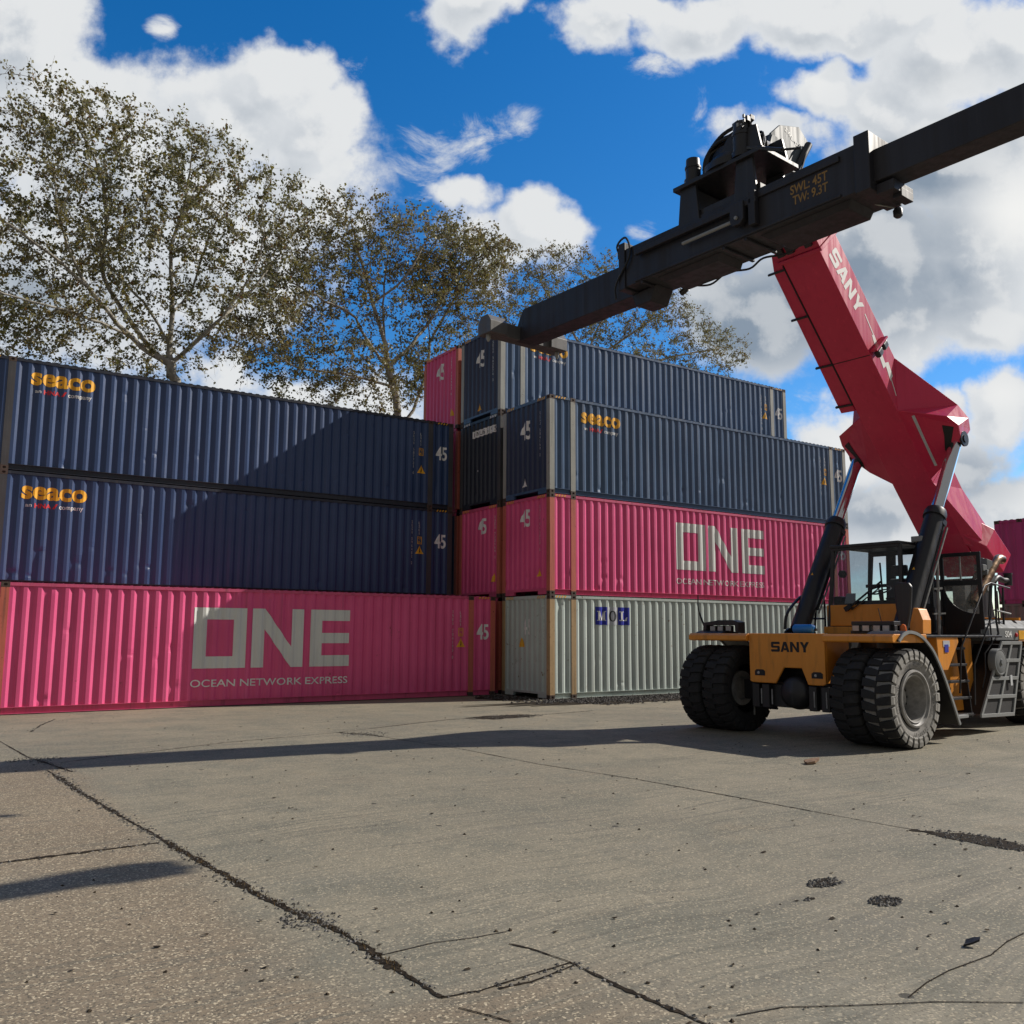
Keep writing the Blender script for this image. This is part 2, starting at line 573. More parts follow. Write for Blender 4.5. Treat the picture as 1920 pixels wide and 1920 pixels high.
def glass(name, tint=(0.75, 0.8, 0.8), dust=0.12, dustcol=(0.45, 0.44, 0.4), sc=8.0):
    m = bpy.data.materials.new(name)
    m.use_nodes = True
    t = NT(m.node_tree)
    for n in list(t.n):
        t.n.remove(n)
    out = t.new('ShaderNodeOutputMaterial')
    tr = t.new('ShaderNodeBsdfTransparent')
    tr.inputs[0].default_value = rgba(tint)
    gl = t.new('ShaderNodeBsdfGlossy')
    gl.inputs['Roughness'].default_value = 0.03
    fr = t.new('ShaderNodeFresnel')
    fr.inputs[0].default_value = 1.45
    mx = t.new('ShaderNodeMixShader')
    t.put(mx.inputs[0], fr.outputs[0])
    t.l.new(tr.outputs[0], mx.inputs[1]); t.l.new(gl.outputs[0], mx.inputs[2])
    df = t.new('ShaderNodeBsdfDiffuse')
    df.inputs[0].default_value = rgba(dustcol)
    loc, P = obj_coords(t)
    nz = t.noise(P, sc, 8, 0.75)
    n2 = t.noise(P, sc * 7, 4, 0.7)
    dm = t.math('ADD', t.ramp(nz, 0.35, 0.8, dust * 0.3, dust * 1.6), t.ramp(n2, 0.58, 0.7, 0, dust), clamp=True)
    m2 = t.new('ShaderNodeMixShader')
    t.put(m2.inputs[0], dm)
    t.l.new(mx.outputs[0], m2.inputs[1]); t.l.new(df.outputs[0], m2.inputs[2])
    t.l.new(m2.outputs[0], out.inputs[0])
    return m

M = {}
M['pink'] = paint('pink_container_paint', (0.72, 0.085, 0.235), 0.5, 0.28, 0.35, 0.30, rustcol=(0.16, 0.05, 0.03))
M['pink_post'] = paint('faded_orange_post_paint', (0.52, 0.13, 0.085), 0.6, 0.85, 0.3, 0.5, rustcol=(0.10, 0.035, 0.018), scale=1.8)
M['pink_rail'] = paint('pink_rail_paint', (0.60, 0.085, 0.19), 0.55, 0.5, 0.35, 0.45)
M['blue'] = paint('navy_container_paint', (0.030, 0.060, 0.150), 0.38, 0.08, 0.30, 0.30, dirtcol=(0.05, 0.06, 0.09))
M['blue_end'] = paint('darker navy end panel paint', (0.034, 0.044, 0.090), 0.45, 0.1, 0.2, 0.3, dirtcol=(0.04, 0.045, 0.06))  # darker navy on the end panels than on the sides
M['blue_dark'] = paint('dark_navy_container_paint', (0.018, 0.023, 0.038), 0.45, 0.12, 0.2, 0.3)
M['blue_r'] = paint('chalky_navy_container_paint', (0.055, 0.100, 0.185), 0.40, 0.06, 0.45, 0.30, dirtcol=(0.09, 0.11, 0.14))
M['blue_post'] = paint('grey_navy_post_paint', (0.055, 0.055, 0.06), 0.5, 0.5, 0.5, 0.5, rustcol=(0.12, 0.05, 0.03), scale=1.6)
M['grey_post'] = paint('weathered_grey_post_paint', (0.30, 0.30, 0.27), 0.55, 0.5, 0.5, 0.4, scale=1.6)
M['blue_rail'] = paint('navy_rail_paint', (0.020, 0.025, 0.040), 0.45, 0.25, 0.5, 0.4)
M['mol'] = paint('pale_grey_container_paint', (0.46, 0.52, 0.485), 0.5, 0.55, 0.35, 0.35, rustcol=(0.17, 0.085, 0.035), dirtcol=(0.16, 0.13, 0.09))
M['mol_post'] = paint('rusty_tan_post_paint', (0.42, 0.28, 0.14), 0.65, 1.0, 0.4, 0.7, rustcol=(0.14, 0.06, 0.02), scale=1.8)
M['cast'] = paint('rusty_casting_iron', (0.07, 0.045, 0.035), 0.7, 0.8, 0.3, 0.5, scale=3)
M['pink_shaded'] = paint('shaded_pink_container_paint', (0.36, 0.04, 0.17), 0.5, 0.1, 0.2, 0.3)  # pink box whose shade is put into this darker base colour
M['brown'] = paint('grey_brown_container_paint', (0.16, 0.13, 0.12), 0.6, 0.4, 0.3, 0.4)
M['white_mark'] = plain('white_marking_paint', (0.80, 0.80, 0.78), 0.6, var=0.12, scale=3)
M['white_big'] = paint('faded_white_logo_paint', (0.66, 0.67, 0.64), 0.6, 0.12, 0.2, 0.35, dirtcol=(0.36, 0.34, 0.33))
M['yellow_mark'] = plain('yellow_marking_paint', (0.85, 0.43, 0.02), 0.55, var=0.15)
M['red_mark'] = plain('red_marking_paint', (0.62, 0.02, 0.03), 0.55, var=0.1)
M['black_mark'] = plain('black_marking_paint', (0.012, 0.012, 0.014), 0.6)
M['navy_mark'] = plain('royal_blue_marking_paint', (0.02, 0.03, 0.36), 0.5, var=0.1)
M['pale_mark'] = plain('pale_grey_marking_paint', (0.52, 0.54, 0.58), 0.5, var=0.08)
# ------------------------------------------------------------------ ground
def ground_material():
    m, t, b = new_mat('yard_concrete')
    tc = t.new('ShaderNodeTexCoord')
    P = tc.outputs['Object']
    sep = t.new('ShaderNodeSeparateXYZ')
    t.put(sep.inputs[0], P)
    n_big = t.noise(P, 0.22, 5, 0.6)
    n_mid = t.noise(P, 1.1, 6, 0.65)
    n_fin = t.noise(P, 11.0, 6, 0.7)
    n_gr = t.noise(P, 120.0, 3, 0.7)
    c = t.mix(t.ramp(n_big, 0.35, 0.65), (0.150, 0.142, 0.122, 1), (0.205, 0.190, 0.158, 1))
    c = t.mix(t.ramp(n_mid, 0.42, 0.66, 0, 0.85), c, (0.112, 0.116, 0.106, 1))
    # bare, browner slab to the left of the long joint
    edge = t.math('ADD', sep.outputs[0], t.math('MULTIPLY', t.math('SUBTRACT', n_mid, 0.5), 0.5))
    left = t.math('MULTIPLY', t.ramp(edge, -12.75, -13.25), t.ramp(sep.outputs[1], -5.6, -6.6))
    near = t.math('MULTIPLY', t.ramp(edge, -11.2, -12.4), t.ramp(sep.outputs[1], -15.9, -16.3))
    left = t.math('MAXIMUM', left, near)
    warm = t.ramp(t.noise(P, 0.5, 4, 0.6), 0.35, 0.7)
    c = t.mix(t.math('MULTIPLY', left, 0.75), c, t.mix(warm, (0.165, 0.125, 0.092, 1), (0.205, 0.160, 0.118, 1)))
    # rusty warm clouds over everything
    c = t.mix(t.ramp(t.noise(P, 0.8, 5, 0.65), 0.56, 0.75, 0, 0.35), c, (0.22, 0.165, 0.115, 1))
    c = t.mix(t.ramp(t.noise(t.vmath('ADD', P, (9, 4, 0)), 0.65, 5, 0.6), 0.55, 0.72, 0, 0.45), c, (0.115, 0.122, 0.120, 1))
    # tyre scuffs: long curved streaks
    wob = t.vmath('SCALE', t.vmath('SUBTRACT', _col_noise(t, P, 0.16), (0.5, 0.5, 0.5)), s=2.4)
    Pw = t.vmath('ADD', P, wob)
    for ang, sc, lo, hi, amt, cc in ((0.10, (0.5, 13, 1), 0.50, 0.66, 0.75, (0.070, 0.074, 0.070)), (-0.35, (0.35, 9, 1), 0.52, 0.68, 0.65, (0.080, 0.082, 0.076)),
                                     (0.30, (0.4, 22, 1), 0.52, 0.72, 0.55, (0.26, 0.245, 0.215)), (0.02, (0.6, 34, 1), 0.51, 0.66, 0.60, (0.082, 0.088, 0.080))):
        s = t.noise(t.mapping(Pw, sc, (0, 0, ang)), 1.0, 4, 0.6)
        gate = t.ramp(t.noise(t.vmath('ADD', P, (sc[1], ang * 30, 0)), 0.25, 3, 0.6), 0.40, 0.62)
        c = t.mix(t.math('MULTIPLY', t.ramp(s, lo, hi, 0, amt), gate), c, rgba(cc))
    # aggregate
    vo = t.new('ShaderNodeTexVoronoi')
    t.put(vo.inputs['Vector'], P)
    vo.inputs['Scale'].default_value = 85
    sv = t.new('ShaderNodeSeparateColor')
    t.put(sv.inputs[0], vo.outputs['Color'])
    grit = t.math('ADD', t.math('MULTIPLY', left, 0.35), 0.55)
    c = t.mix(t.math('MULTIPLY', t.ramp(sv.outputs[0], 0.80, 0.98), grit), c, (0.50, 0.44, 0.35, 1))
    c = t.mix(t.math('MULTIPLY', t.ramp(sv.outputs[1], 0.72, 0.95), grit), c, (0.060, 0.054, 0.046, 1))
    c = t.mix(t.ramp(n_gr, 0.30, 0.70, 0.0, 0.22), c, (0.30, 0.27, 0.23, 1))
    # oil drips and old stains
    v2 = t.new('ShaderNodeTexVoronoi')
    v2.feature = 'F1'
    t.put(v2.inputs['Vector'], t.vmath('ADD', P, t.vmath('SCALE', _col_noise(t, P, 6.0), s=0.09)))
    v2.inputs['Scale'].default_value = 2.1
    s2 = t.new('ShaderNodeSeparateColor')
    t.put(s2.inputs[0], v2.outputs['Color'])
    spot = t.math('MULTIPLY', t.math('LESS_THAN', v2.outputs['Distance'], t.math('MULTIPLY', s2.outputs[0], 0.085)), t.math('GREATER_THAN', s2.outputs[1], 0.55))
    c = t.mix(t.math('MULTIPLY', spot, 0.85), c, (0.035, 0.033, 0.030, 1))
    c = t.mix(t.ramp(n_fin, 0.60, 0.80, 0, 0.35), c, (0.07, 0.065, 0.058, 1))
    t.put(b.inputs['Base Color'], t.mix(1.0, c, rgba(GROUND_GAIN), 'MULTIPLY'))
    t.put(b.inputs['Roughness'], t.ramp(n_mid, 0.3, 0.7, 0.72, 0.92))
    b.inputs['Specular IOR Level'].default_value = 0.35
    bp = t.new('ShaderNodeBump')
    bp.inputs['Strength'].default_value = 0.55
    bp.inputs['Distance'].default_value = 0.012
    hgt = t.math('ADD', t.math('MULTIPLY', n_fin, 0.5), t.math('ADD', t.math('MULTIPLY', n_gr, 0.35), t.math('MULTIPLY', sv.outputs[2], 0.25)))
    t.put(bp.inputs['Height'], hgt)
    t.put(b.inputs['Normal'], bp.outputs[0])
    return m

def _col_noise(t, P, sc):
    nd = t.new('ShaderNodeTexNoise')
    t.put(nd.inputs['Vector'], P)
    nd.inputs['Scale'].default_value = sc
    nd.inputs['Detail'].default_value = 3
    return nd.outputs['Color']

M['ground'] = ground_material()
g = MB()
g.add([(-900, -900, 0), (900, -900, 0), (900, 900, 0), (-900, 900, 0)], [(0, 1, 2, 3)])
o = g.build('ground', M['ground'])
tag(o, 'worn grey brown concrete yard with joints, scuffs and stains', 'ground', None, 'structure')

M['soil'] = plain('dark_joint_soil', (0.030, 0.023, 0.016), 0.95, spec=0.1, var=0.6, scale=30)
M['stone'] = plain('crushed_stone', (0.16, 0.15, 0.135), 0.9, spec=0.2, var=0.6, scale=9)
M['dark_stone'] = plain('dark_crushed_stone', (0.085, 0.080, 0.075), 0.9, spec=0.2, var=0.7, scale=9)
M['weed'] = plain('dry_weed', (0.10, 0.065, 0.028), 0.9, spec=0.1, var=0.5, scale=20)

RND = random.Random(3)
def ribbon(m, pts, width, z=0.004, step=0.05, jag=0.5):
    """irregular strip along a polyline"""
    P = []
    for a, b in zip(pts[:-1], pts[1:]):
        a = Vector((a[0], a[1], 0)); b = Vector((b[0], b[1], 0))
        n = max(1, int((b - a).length / step))
        for k in range(n):
            P.append(a.lerp(b, k / n))
    P.append(Vector((pts[-1][0], pts[-1][1], 0)))
    vs = []; fs = []
    L = len(P)
    for i, p in enumerate(P):
        d = P[min(i + 1, L - 1)] - P[max(i - 1, 0)]
        s = Vector((-d.y, d.x, 0)).normalized()
        q = mnoise.noise(Vector((p.x * 1.7, p.y * 1.7, 3.3)))
        w = width * (0.75 + 0.9 * q)
        wl = max(0.004, w * (1 + jag * RND.uniform(-1, 1)))
        wr = max(0.004, w * (1 + jag * RND.uniform(-1, 1)))
        c = s * width * 0.7 * mnoise.noise(Vector((p.x * 0.9, p.y * 0.9, 9.1)))
        vs += [p + c + s * wl + Vector((0, 0, z)), p + c - s * wr + Vector((0, 0, z))]
    for i in range(L - 1):
        fs.append((2 * i, 2 * i + 1, 2 * i + 3, 2 * i + 2))
    m.add(vs, fs)

def blob(m, cx, cy, rx, ry, z=0.004, n=40, rot=0.0):
    vs = []
    for k in range(n):
        a = 2 * math.pi * k / n
        r = 1 + 0.35 * mnoise.noise(Vector((math.cos(a) * 1.5 + cx, math.sin(a) * 1.5 + cy, 0))) + 0.18 * RND.uniform(-1, 1)
        x = rx * r * math.cos(a); y = ry * r * math.sin(a)
        vs.append((cx + x * math.cos(rot) - y * math.sin(rot), cy + x * math.sin(rot) + y * math.cos(rot), z))
    m.add(vs, [tuple(range(n))])

def stone(m, x, y, s, z=0.0):
    a = RND.uniform(0, 6.28)
    vs = []
    for k in range(5):
        r = s * RND.uniform(0.65, 1.15)
        vs.append((x + r * math.cos(a + k * 1.257), y + r * math.sin(a + k * 1.257), z + s * RND.uniform(0.0, 0.25)))
    vs.append((x + s * RND.uniform(-0.3, 0.3), y + s * RND.uniform(-0.3, 0.3), z + s * RND.uniform(0.55, 1.0)))
    vs.append((x + s * RND.uniform(-0.5, 0.5), y + s * RND.uniform(-0.5, 0.5), z + s * RND.uniform(0.5, 0.8)))
    m.add(vs, [(0, 1, 5), (1, 6, 5), (1, 2, 6), (2, 3, 6), (3, 5, 6), (3, 4, 5), (4, 0, 5), (4, 3, 2, 1, 0)])

JOINTS = [
    ([(-13.49, -2.9), (-13.30, -5.5)], 0.012), ([(-13.32, -5.2), (-13.10, -6.4), (-12.99, -7.1)], 0.035),
    ([(-13.25, -6.8), (-13.22, -7.2), (-13.12, -8.97), (-12.92, -11.85)], 0.035), ([(-12.92, -11.85), (-12.84, -12.6), (-12.78, -13.52), (-12.68, -14.24)], 0.042),
    ([(-12.68, -14.24), (-12.57, -14.94), (-12.572, -15.6)], 0.040), ([(-12.572, -15.6), (-12.557, -16.09)], 0.022),
    ([(-12.557, -16.091), (-12.347, -16.122), (-12.129, -16.095), (-11.706, -16.057)], 0.013),
    ([(-12.25, -16.15), (-12.05, -16.17), (-11.85, -16.13), (-11.70, -16.10)], 0.014),
    ([(-11.83, -15.62), (-11.77, -15.75), (-11.706, -16.057)], 0.007), ([(-11.706, -16.057), (-11.70, -16.55), (-11.668, -16.93), (-11.63, -17.3), (-11.6, -19)], 0.014),
    ([(-14.9, -11.88), (-14.18, -11.86), (-13.56, -11.85), (-12.96, -11.83)], 0.020),
    ([(-7.88, -5.16), (-7.71, -6.3), (-7.48, -7.85), (-7.40, -9.74), (-7.11, -11.55), (-6.99, -13.18), (-6.92, -14.49), (-6.86, -15.3)], 0.010),
    ([(-6.90, -15.1), (-6.80, -15.64), (-6.76, -16.1), (-6.72, -17.0)], 0.075),
    ([(-8.2, -4.6), (-7.88, -5.16), (-7.8, -5.6)], 0.05), ([(-13.0, -6.1), (-10.4, -5.0), (-8.3, -4.6), (-6.4, -3.9)], 0.012),
    ([(-6.5, -3.9), (-5.2, -3.5), (-3.0, -3.6), (-1.2, -3.4)], 0.015),
    ([(-12.547, -16.244), (-12.47, -16.4), (-12.42, -16.52)], 0.004), ([(-12.6, -15.38), (-12.2, -15.36), (-11.98, -15.41), (-11.72, -15.43)], 0.0035),
    ([(-11.47, -17.06), (-11.2, -17.12), (-10.89, -17.30), (-10.5, -17.5), (-10.14, -17.75)], 0.004), ([(-10.56, -17.39), (-10.3, -17.33), (-10.04, -17.30), (-9.6, -17.3), (-9.28, -17.23), (-9.05, -17.21)], 0.0045),
    ([(-12.9, -1.6), (-12.6, -0.4), (-12.2, 0.8)], 0.014),
]
m = MB()
for pts, w in JOINTS:
    ribbon(m, pts, w, z=0.004, step=0.04 if w > 0.01 else 0.03, jag=0.75)
o = m.build('joint_soil', M['soil'])
tag(o, 'dark soil filling the cracked joints of the concrete', 'soil', None, 'stuff')
# crumbs along the joints and in the broken patches
m = MB()
for pts, w in JOINTS:
    for a, b in zip(pts[:-1], pts[1:]):
        a = Vector((a[0], a[1], 0)); b = Vector((b[0], b[1], 0))
        d = (b - a)
        n = int(d.length * (70 if w > 0.03 else 26))
        s = Vector((-d.y, d.x, 0)).normalized()
        for k in range(n):
            p = a + d * RND.random() + s * RND.gauss(0, w * 1.3)
            stone(m, p.x, p.y, RND.uniform(0.006, 0.018) if w > 0.012 else RND.uniform(0.003, 0.008))
for (cx, cy, rx, ry, n) in ((-3.9, -3.6, 1.0, 0.45, 420), (-9.13, -15.81, 0.18, 0.09, 130), (-9.17, -16.34, 0.14, 0.10, 160), (-6.75, -15.75, 0.22, 0.5, 260), (-9.6, -16.02, 0.03, 0.03, 12), (-12.66, -14.55, 0.20, 0.22, 120), (-13.25, -5.6, 0.4, 0.3, 120), (-7.9, -5.0, 0.5, 0.3, 100)):
    for k in range(n):
        r = math.sqrt(RND.random()); a = RND.uniform(0, 6.28)
        stone(m, cx + rx * r * math.cos(a), cy + ry * r * math.sin(a), RND.uniform(0.006, 0.02))
o = m.build('concrete_crumbs', M['stone'])
tag(o, 'loose crumbs and chips of concrete along the joints and potholes', 'rubble', None, 'stuff')
m = MB()
for (cx, cy, rx, ry, r) in ((-3.9, -3.6, 0.9, 0.33, 0.0), (-9.13, -15.81, 0.14, 0.06, 0.3), (-9.17, -16.34, 0.12, 0.075, 0.2), (-6.78, -15.75, 0.16, 0.42, 0.1), (-9.55, -16.02, 0.03, 0.02, 0)):
    blob(m, cx, cy, rx, ry, 0.005, 40, r)
o = m.build('pothole_dirt', M['soil'])
tag(o, 'dark dirt in the broken hollows of the concrete', 'dirt', None, 'stuff')
# dry weeds in the wide part of the joint
m = MB()
for k in range(420):
    y = RND.uniform(-15.9, -11.9)
    x = float(np.interp(-y, [11.85, 12.6, 13.52, 14.24, 14.94, 15.6, 16.1], [-12.92, -12.84, -12.78, -12.68, -12.57, -12.572, -12.557])) + RND.gauss(0, 0.022)
    h = RND.uniform(0.008, 0.03)
    a = RND.uniform(0, 6.28); w = 0.004
    dx, dy = RND.uniform(-0.02, 0.02), RND.uniform(-0.02, 0.02)
    m.add([(x - w * math.cos(a), y - w * math.sin(a), 0), (x + w * math.cos(a), y + w * math.sin(a), 0), (x + dx, y + dy, h)], [(0, 1, 2)])
o = m.build('weeds', M['weed'], recalc=False)
tag(o, 'small dry weeds in the wide joint', 'weeds', None, 'stuff')
# gravel strip along the foot of the right stack
m = MB()
blob(m, 5.2, -1.05, 6.9, 1.15, 0.006, 90)
blob(m, -0.6, 1.0, 0.9, 1.2, 0.007, 40)
o = m.build('gravel_bed', M['soil'])
tag(o, 'dark earth under the gravel at the foot of the right stack', 'earth', None, 'stuff')
m = MB()
for k in range(5200):
    x = RND.uniform(-1.6, 12.5)
    y = -0.15 - abs(RND.gauss(0, 0.85)) if x > -0.1 else RND.uniform(-1.2, 2.2)
    if x <= 0 and RND.random() < (-x) / 1.7:
        continue
    if y < -2.4:
        continue
    stone(m, x, y, RND.uniform(0.02, 0.065), 0.0)
o = m.build('gravel', M['dark_stone'])
tag(o, 'dark loose gravel along the foot of the right stack', 'gravel', None, 'stuff')
# scattered litter: leaf scraps and pebbles
M['litter'] = plain('dry_leaf_litter', (0.045, 0.034, 0.022), 0.9, spec=0.15, var=0.7, scale=2)
m = MB()
for k in range(900):
    u = RND.random() ** 1.5
    d = 3.2 + 30 * u
    a = RND.uniform(-0.62, 0.62)
    x = CAM.x + d * math.sin(YAW + a); y = CAM.y + d * math.cos(YAW + a)
    if y > 1.5:
        continue
    s = RND.uniform(0.006, 0.022) * (1 + 0.5 * u)
    if RND.random() < 0.45:
        stone(m, x, y, s * 0.8)
    else:
        a = RND.uniform(0, 6.28)
        vs = []
        for q in range(5):
            r = s * RND.uniform(0.6, 1.6)
            vs.append((x + r * math.cos(a + q * 1.257), y + 0.6 * r * math.sin(a + q * 1.257), 0.003 + s * RND.uniform(0, 0.5)))
        m.add(vs, [(0, 1, 2, 3, 4)])
o = m.build('litter', M['litter'], recalc=False)
tag(o, 'dry leaf scraps and pebbles scattered over the concrete', 'litter', None, 'stuff')
# three larger scraps
def scrap(name, label, c, size, mat, rz):
    m = MB()
    n = 7
    pts = []
    for k in range(n):
        a = 2 * math.pi * k / n
        r = 1 + 0.25 * math.sin(3 * a + c[0])
        pts.append((c[0] + size[0] * r * math.cos(a) * math.cos(rz) - size[1] * r * math.sin(a) * math.sin(rz),
                    c[1] + size[0] * r * math.cos(a) * math.sin(rz) + size[1] * r * math.sin(a) * math.cos(rz), 0.004 + 0.02 * (1 + math.cos(a))))
    m.prism(pts, (0, 0, size[2]))
    tag(m.build(name, mat), label, 'scrap')
M['wood'] = plain('weathered_board', (0.20, 0.12, 0.07), 0.8, var=0.4)
p = atg(1522, 1432); scrap('board_scrap', 'small brown piece of board lying in front of the machine wheels', (p.x, p.y), (0.17, 0.08, 0.03), M['wood'], 0.1)
p = atg(1822, 1775); scrap('plastic_scrap', 'flat black scrap of plastic on the concrete, nearest to the right edge', (p.x, p.y), (0.055, 0.028, 0.012), M['black_mark'], -0.5)
# ------------------------------------------------------------------ shipping containers
CH, CW, CL = 2.896, 2.438, 13.716
PITCH_S = (0.075, 0.065, 0.073, 0.065)      # outer flat, slope, inner flat, slope
def profile(x0, x1, pitch, depth, out):
    """fold positions and depths of a corrugated sheet from x0 to x1"""
    tot = sum(pitch)
    n = max(1, round((x1 - x0 - pitch[0]) / tot))
    k = (x1 - x0) / (n * tot + pitch[0])
    xs = [x0]; ds = [out]
    x = x0
    for i in range(n):
        x += pitch[0] * k; xs.append(x); ds.append(out)
        x += pitch[1] * k; xs.append(x); ds.append(out + depth)
        x += pitch[2] * k; xs.append(x); ds.append(out + depth)
        x += pitch[3] * k; xs.append(x); ds.append(out)
    x += pitch[0] * k; xs.append(x); ds.append(out)
    return xs, ds

SECT = [profile(0.17, 0.762, PITCH_S, 0.036, 0.012), profile(0.762 + 0.17, CL - 0.762 - 0.17, PITCH_S, 0.036, 0.012),
        profile(CL - 0.762, CL - 0.17, PITCH_S, 0.036, 0.012)]
SX = sum([s[0] for s in SECT], []); SD = sum([s[1] for s in SECT], [])
EY, ED = profile(0.16, CW - 0.16, (0.085, 0.04, 0.085, 0.04), 0.045, 0.012)
def side_depth(x):
    return float(np.interp(x, SX, SD))
def end_depth(y):
    return float(np.interp(y, EY, ED))

def sheet(xs, ds, z0, z1, seed, nz=10, dents=10, noise=0.004):
    """grid of (x, depth, z) with small dents"""
    rnd = random.Random(seed)
    dl = [(rnd.uniform(xs[0], xs[-1]), rnd.choice([rnd.uniform(z0, z0 + 0.5), rnd.uniform(z0, z1)]), rnd.uniform(0.05, 0.12), rnd.uniform(0.008, 0.028)) for _ in range(dents)]
    zs = [z0 + (z1 - z0) * k / nz for k in range(nz + 1)]
    for d in dl:
        zs += [d[1] - d[2] * 0.5, d[1], d[1] + d[2] * 0.5]
    zs = sorted(z for z in set(zs) if z0 <= z <= z1)
    vs = []; fs = []
    for z in zs:
        for x, d in zip(xs, ds):
            dd = d + noise * (0.5 + 0.5 * mnoise.noise(Vector((x * 2.1 + seed, z * 2.3, seed * 1.7))))
            for (dx, dz, r, a) in dl:
                q = ((x - dx) ** 2 + (z - dz) ** 2) / (r * r)
                if q < 4:
                    dd += a * math.exp(-q * 1.5)
            vs.append((x, dd, z))
    n = len(xs)
    for k in range(len(zs) - 1):
        for i in range(n - 1):
            fs.append((k * n + i, k * n + i + 1, (k + 1) * n + i + 1, (k + 1) * n + i))
    return vs, fs

def casting_mesh():
    """corner casting 178 x 162 x 118 with oval holes on its outer faces; outer corner at the origin, growing +x +y +z"""
    m = MB()
    a, b, c = 0.178, 0.162, 0.118
    def hole_face(o, u, v, w, h, hw, hh, inward):
        o = Vector(o); u = Vector(u); v = Vector(v); inn = Vector(inward) * 0.03
        rect = [o, o + u * w, o + u * w + v * h, o + v * h]
        cc = o + u * w / 2 + v * h / 2
        hp = []
        rect8 = []
        for k in range(16):
            an = 2 * math.pi * (k + 0.5) / 16 - math.pi * 3 / 4 - math.pi / 16
            ca, sa = math.cos(an), math.sin(an)
            # super-ellipse hole
            r = (abs(ca / hw) ** 3 + abs(sa / hh) ** 3) ** (-1 / 3)
            hp.append(cc + u * ca * r + v * sa * r)
            q = min((w / 2) / max(1e-6, abs(ca)), (h / 2) / max(1e-6, abs(sa)))
            rect8.append(cc + u * ca * q + v * sa * q)
        vs = rect8 + hp + [p + inn for p in hp]
        fs = []
        for k in range(16):
            j = (k + 1) % 16
            fs += [(k, j, 16 + j, 16 + k), (16 + k, 16 + j, 32 + j, 32 + k)]
        fs.append(tuple(range(32, 48)))
        m.add(vs, fs)
        # the four little corner triangles between the ray samples and the true corners
        for p in rect:
            ds = sorted(range(16), key=lambda k: (rect8[k] - p).length)[:2]
            m.add([p, rect8[ds[0]], rect8[ds[1]]], [(0, 1, 2)])
    hole_face((0, 0, 0), (1, 0, 0), (0, 0, 1), a, c, 0.038, 0.028, (0, 1, 0))
    hole_face((0, b, 0), (0, -1, 0), (0, 0, 1), b, c, 0.036, 0.028, (1, 0, 0))
    m.add([(0, 0, 0), (a, 0, 0), (a, b, 0), (0, b, 0), (0, 0, c), (a, 0, c), (a, b, c), (0, b, c)],
          [(0, 1, 2, 3), (4, 5, 6, 7), (1, 2, 6, 5), (2, 3, 7, 6)])
    return m

CACHE = {}
def cmesh(key, fn, mat):
    k = (key, mat.name)
    if k not in CACHE:
        me = fn().mesh(key)
        me.materials.append(mat)
        CACHE[k] = me
    return CACHE[k]

def place(name, me, parent, loc=(0, 0, 0), scale=(1, 1, 1)):
    o = link(name, me, parent)
    o.location = loc
    o.scale = scale
    return o

def rails():
    m = MB()
    H, W, L = CH, CW, CL
    for s in (0, 1):
        yy = (lambda y: y) if s == 0 else (lambda y: W - y)
        for a, b in ((0.178, 0.762), (0.94, L - 0.94), (L - 0.762, L - 0.178)):
            m.box((a, yy(0.004), H - 0.085), (b, yy(0.066), H - 0.012))
            m.box((a, yy(0.055), 0.020), (b, yy(0.12), 0.165))
            m.box((a, yy(0.008), 0.018), (b, yy(0.0545), 0.030))
            m.box((a, yy(0.008), 0.155), (b, yy(0.0545), 0.167))
    for s in (0, 1):
        xx = (lambda x: x) if s == 0 else (lambda x: L - x)
        m.box((xx(0.004), 0.165, H - 0.10), (xx(0.07), W - 0.165, H - 0.010))
        # bottom sill with the open tunnel in the middle
        m.box((xx(0.010), 0.165, 0.125), (xx(0.10), W - 0.165, 0.19))
        m.box((xx(0.014), 0.165, 0.022), (xx(0.095), 0.60, 0.1245))
        m.box((xx(0.014), W - 0.60, 0.022), (xx(0.095), W - 0.165, 0.1245))
        m.box((xx(0.06), 0.62, 0.135), (xx(3.2), W - 0.62, 0.150))
    return m

def post(w):
    m = MB()
    m.box((0, 0, 0), (w, 0.165, CH - 0.236))
    return m

def roof():
    m = MB()
    xs = []; zs = []
    x = 0.10
    while x < CL - 0.2:
        for dx, z in ((0, 0.0), (0.04, 0.026), (0.12, 0.026), (0.16, 0.0)):
            xs.append(x + dx); zs.append(CH - 0.018 + z)
        x += 0.21
    r = []
    for y in (0.012, CW - 0.012):
        r.append([(a, y, b) for a, b in zip(xs, zs)])
    m.loft(r, closed=False, caps=False)
    return m

def underside():
    m = MB()
    m.box((0.11, 0.125, 0.155), (CL - 0.11, CW - 0.125, 0.19))
    x = 3.4
    while x < CL - 0.2:
        m.box((x, 0.125, 0.04), (x + 0.05, CW - 0.125, 0.1545))
        x += 0.42
    return m

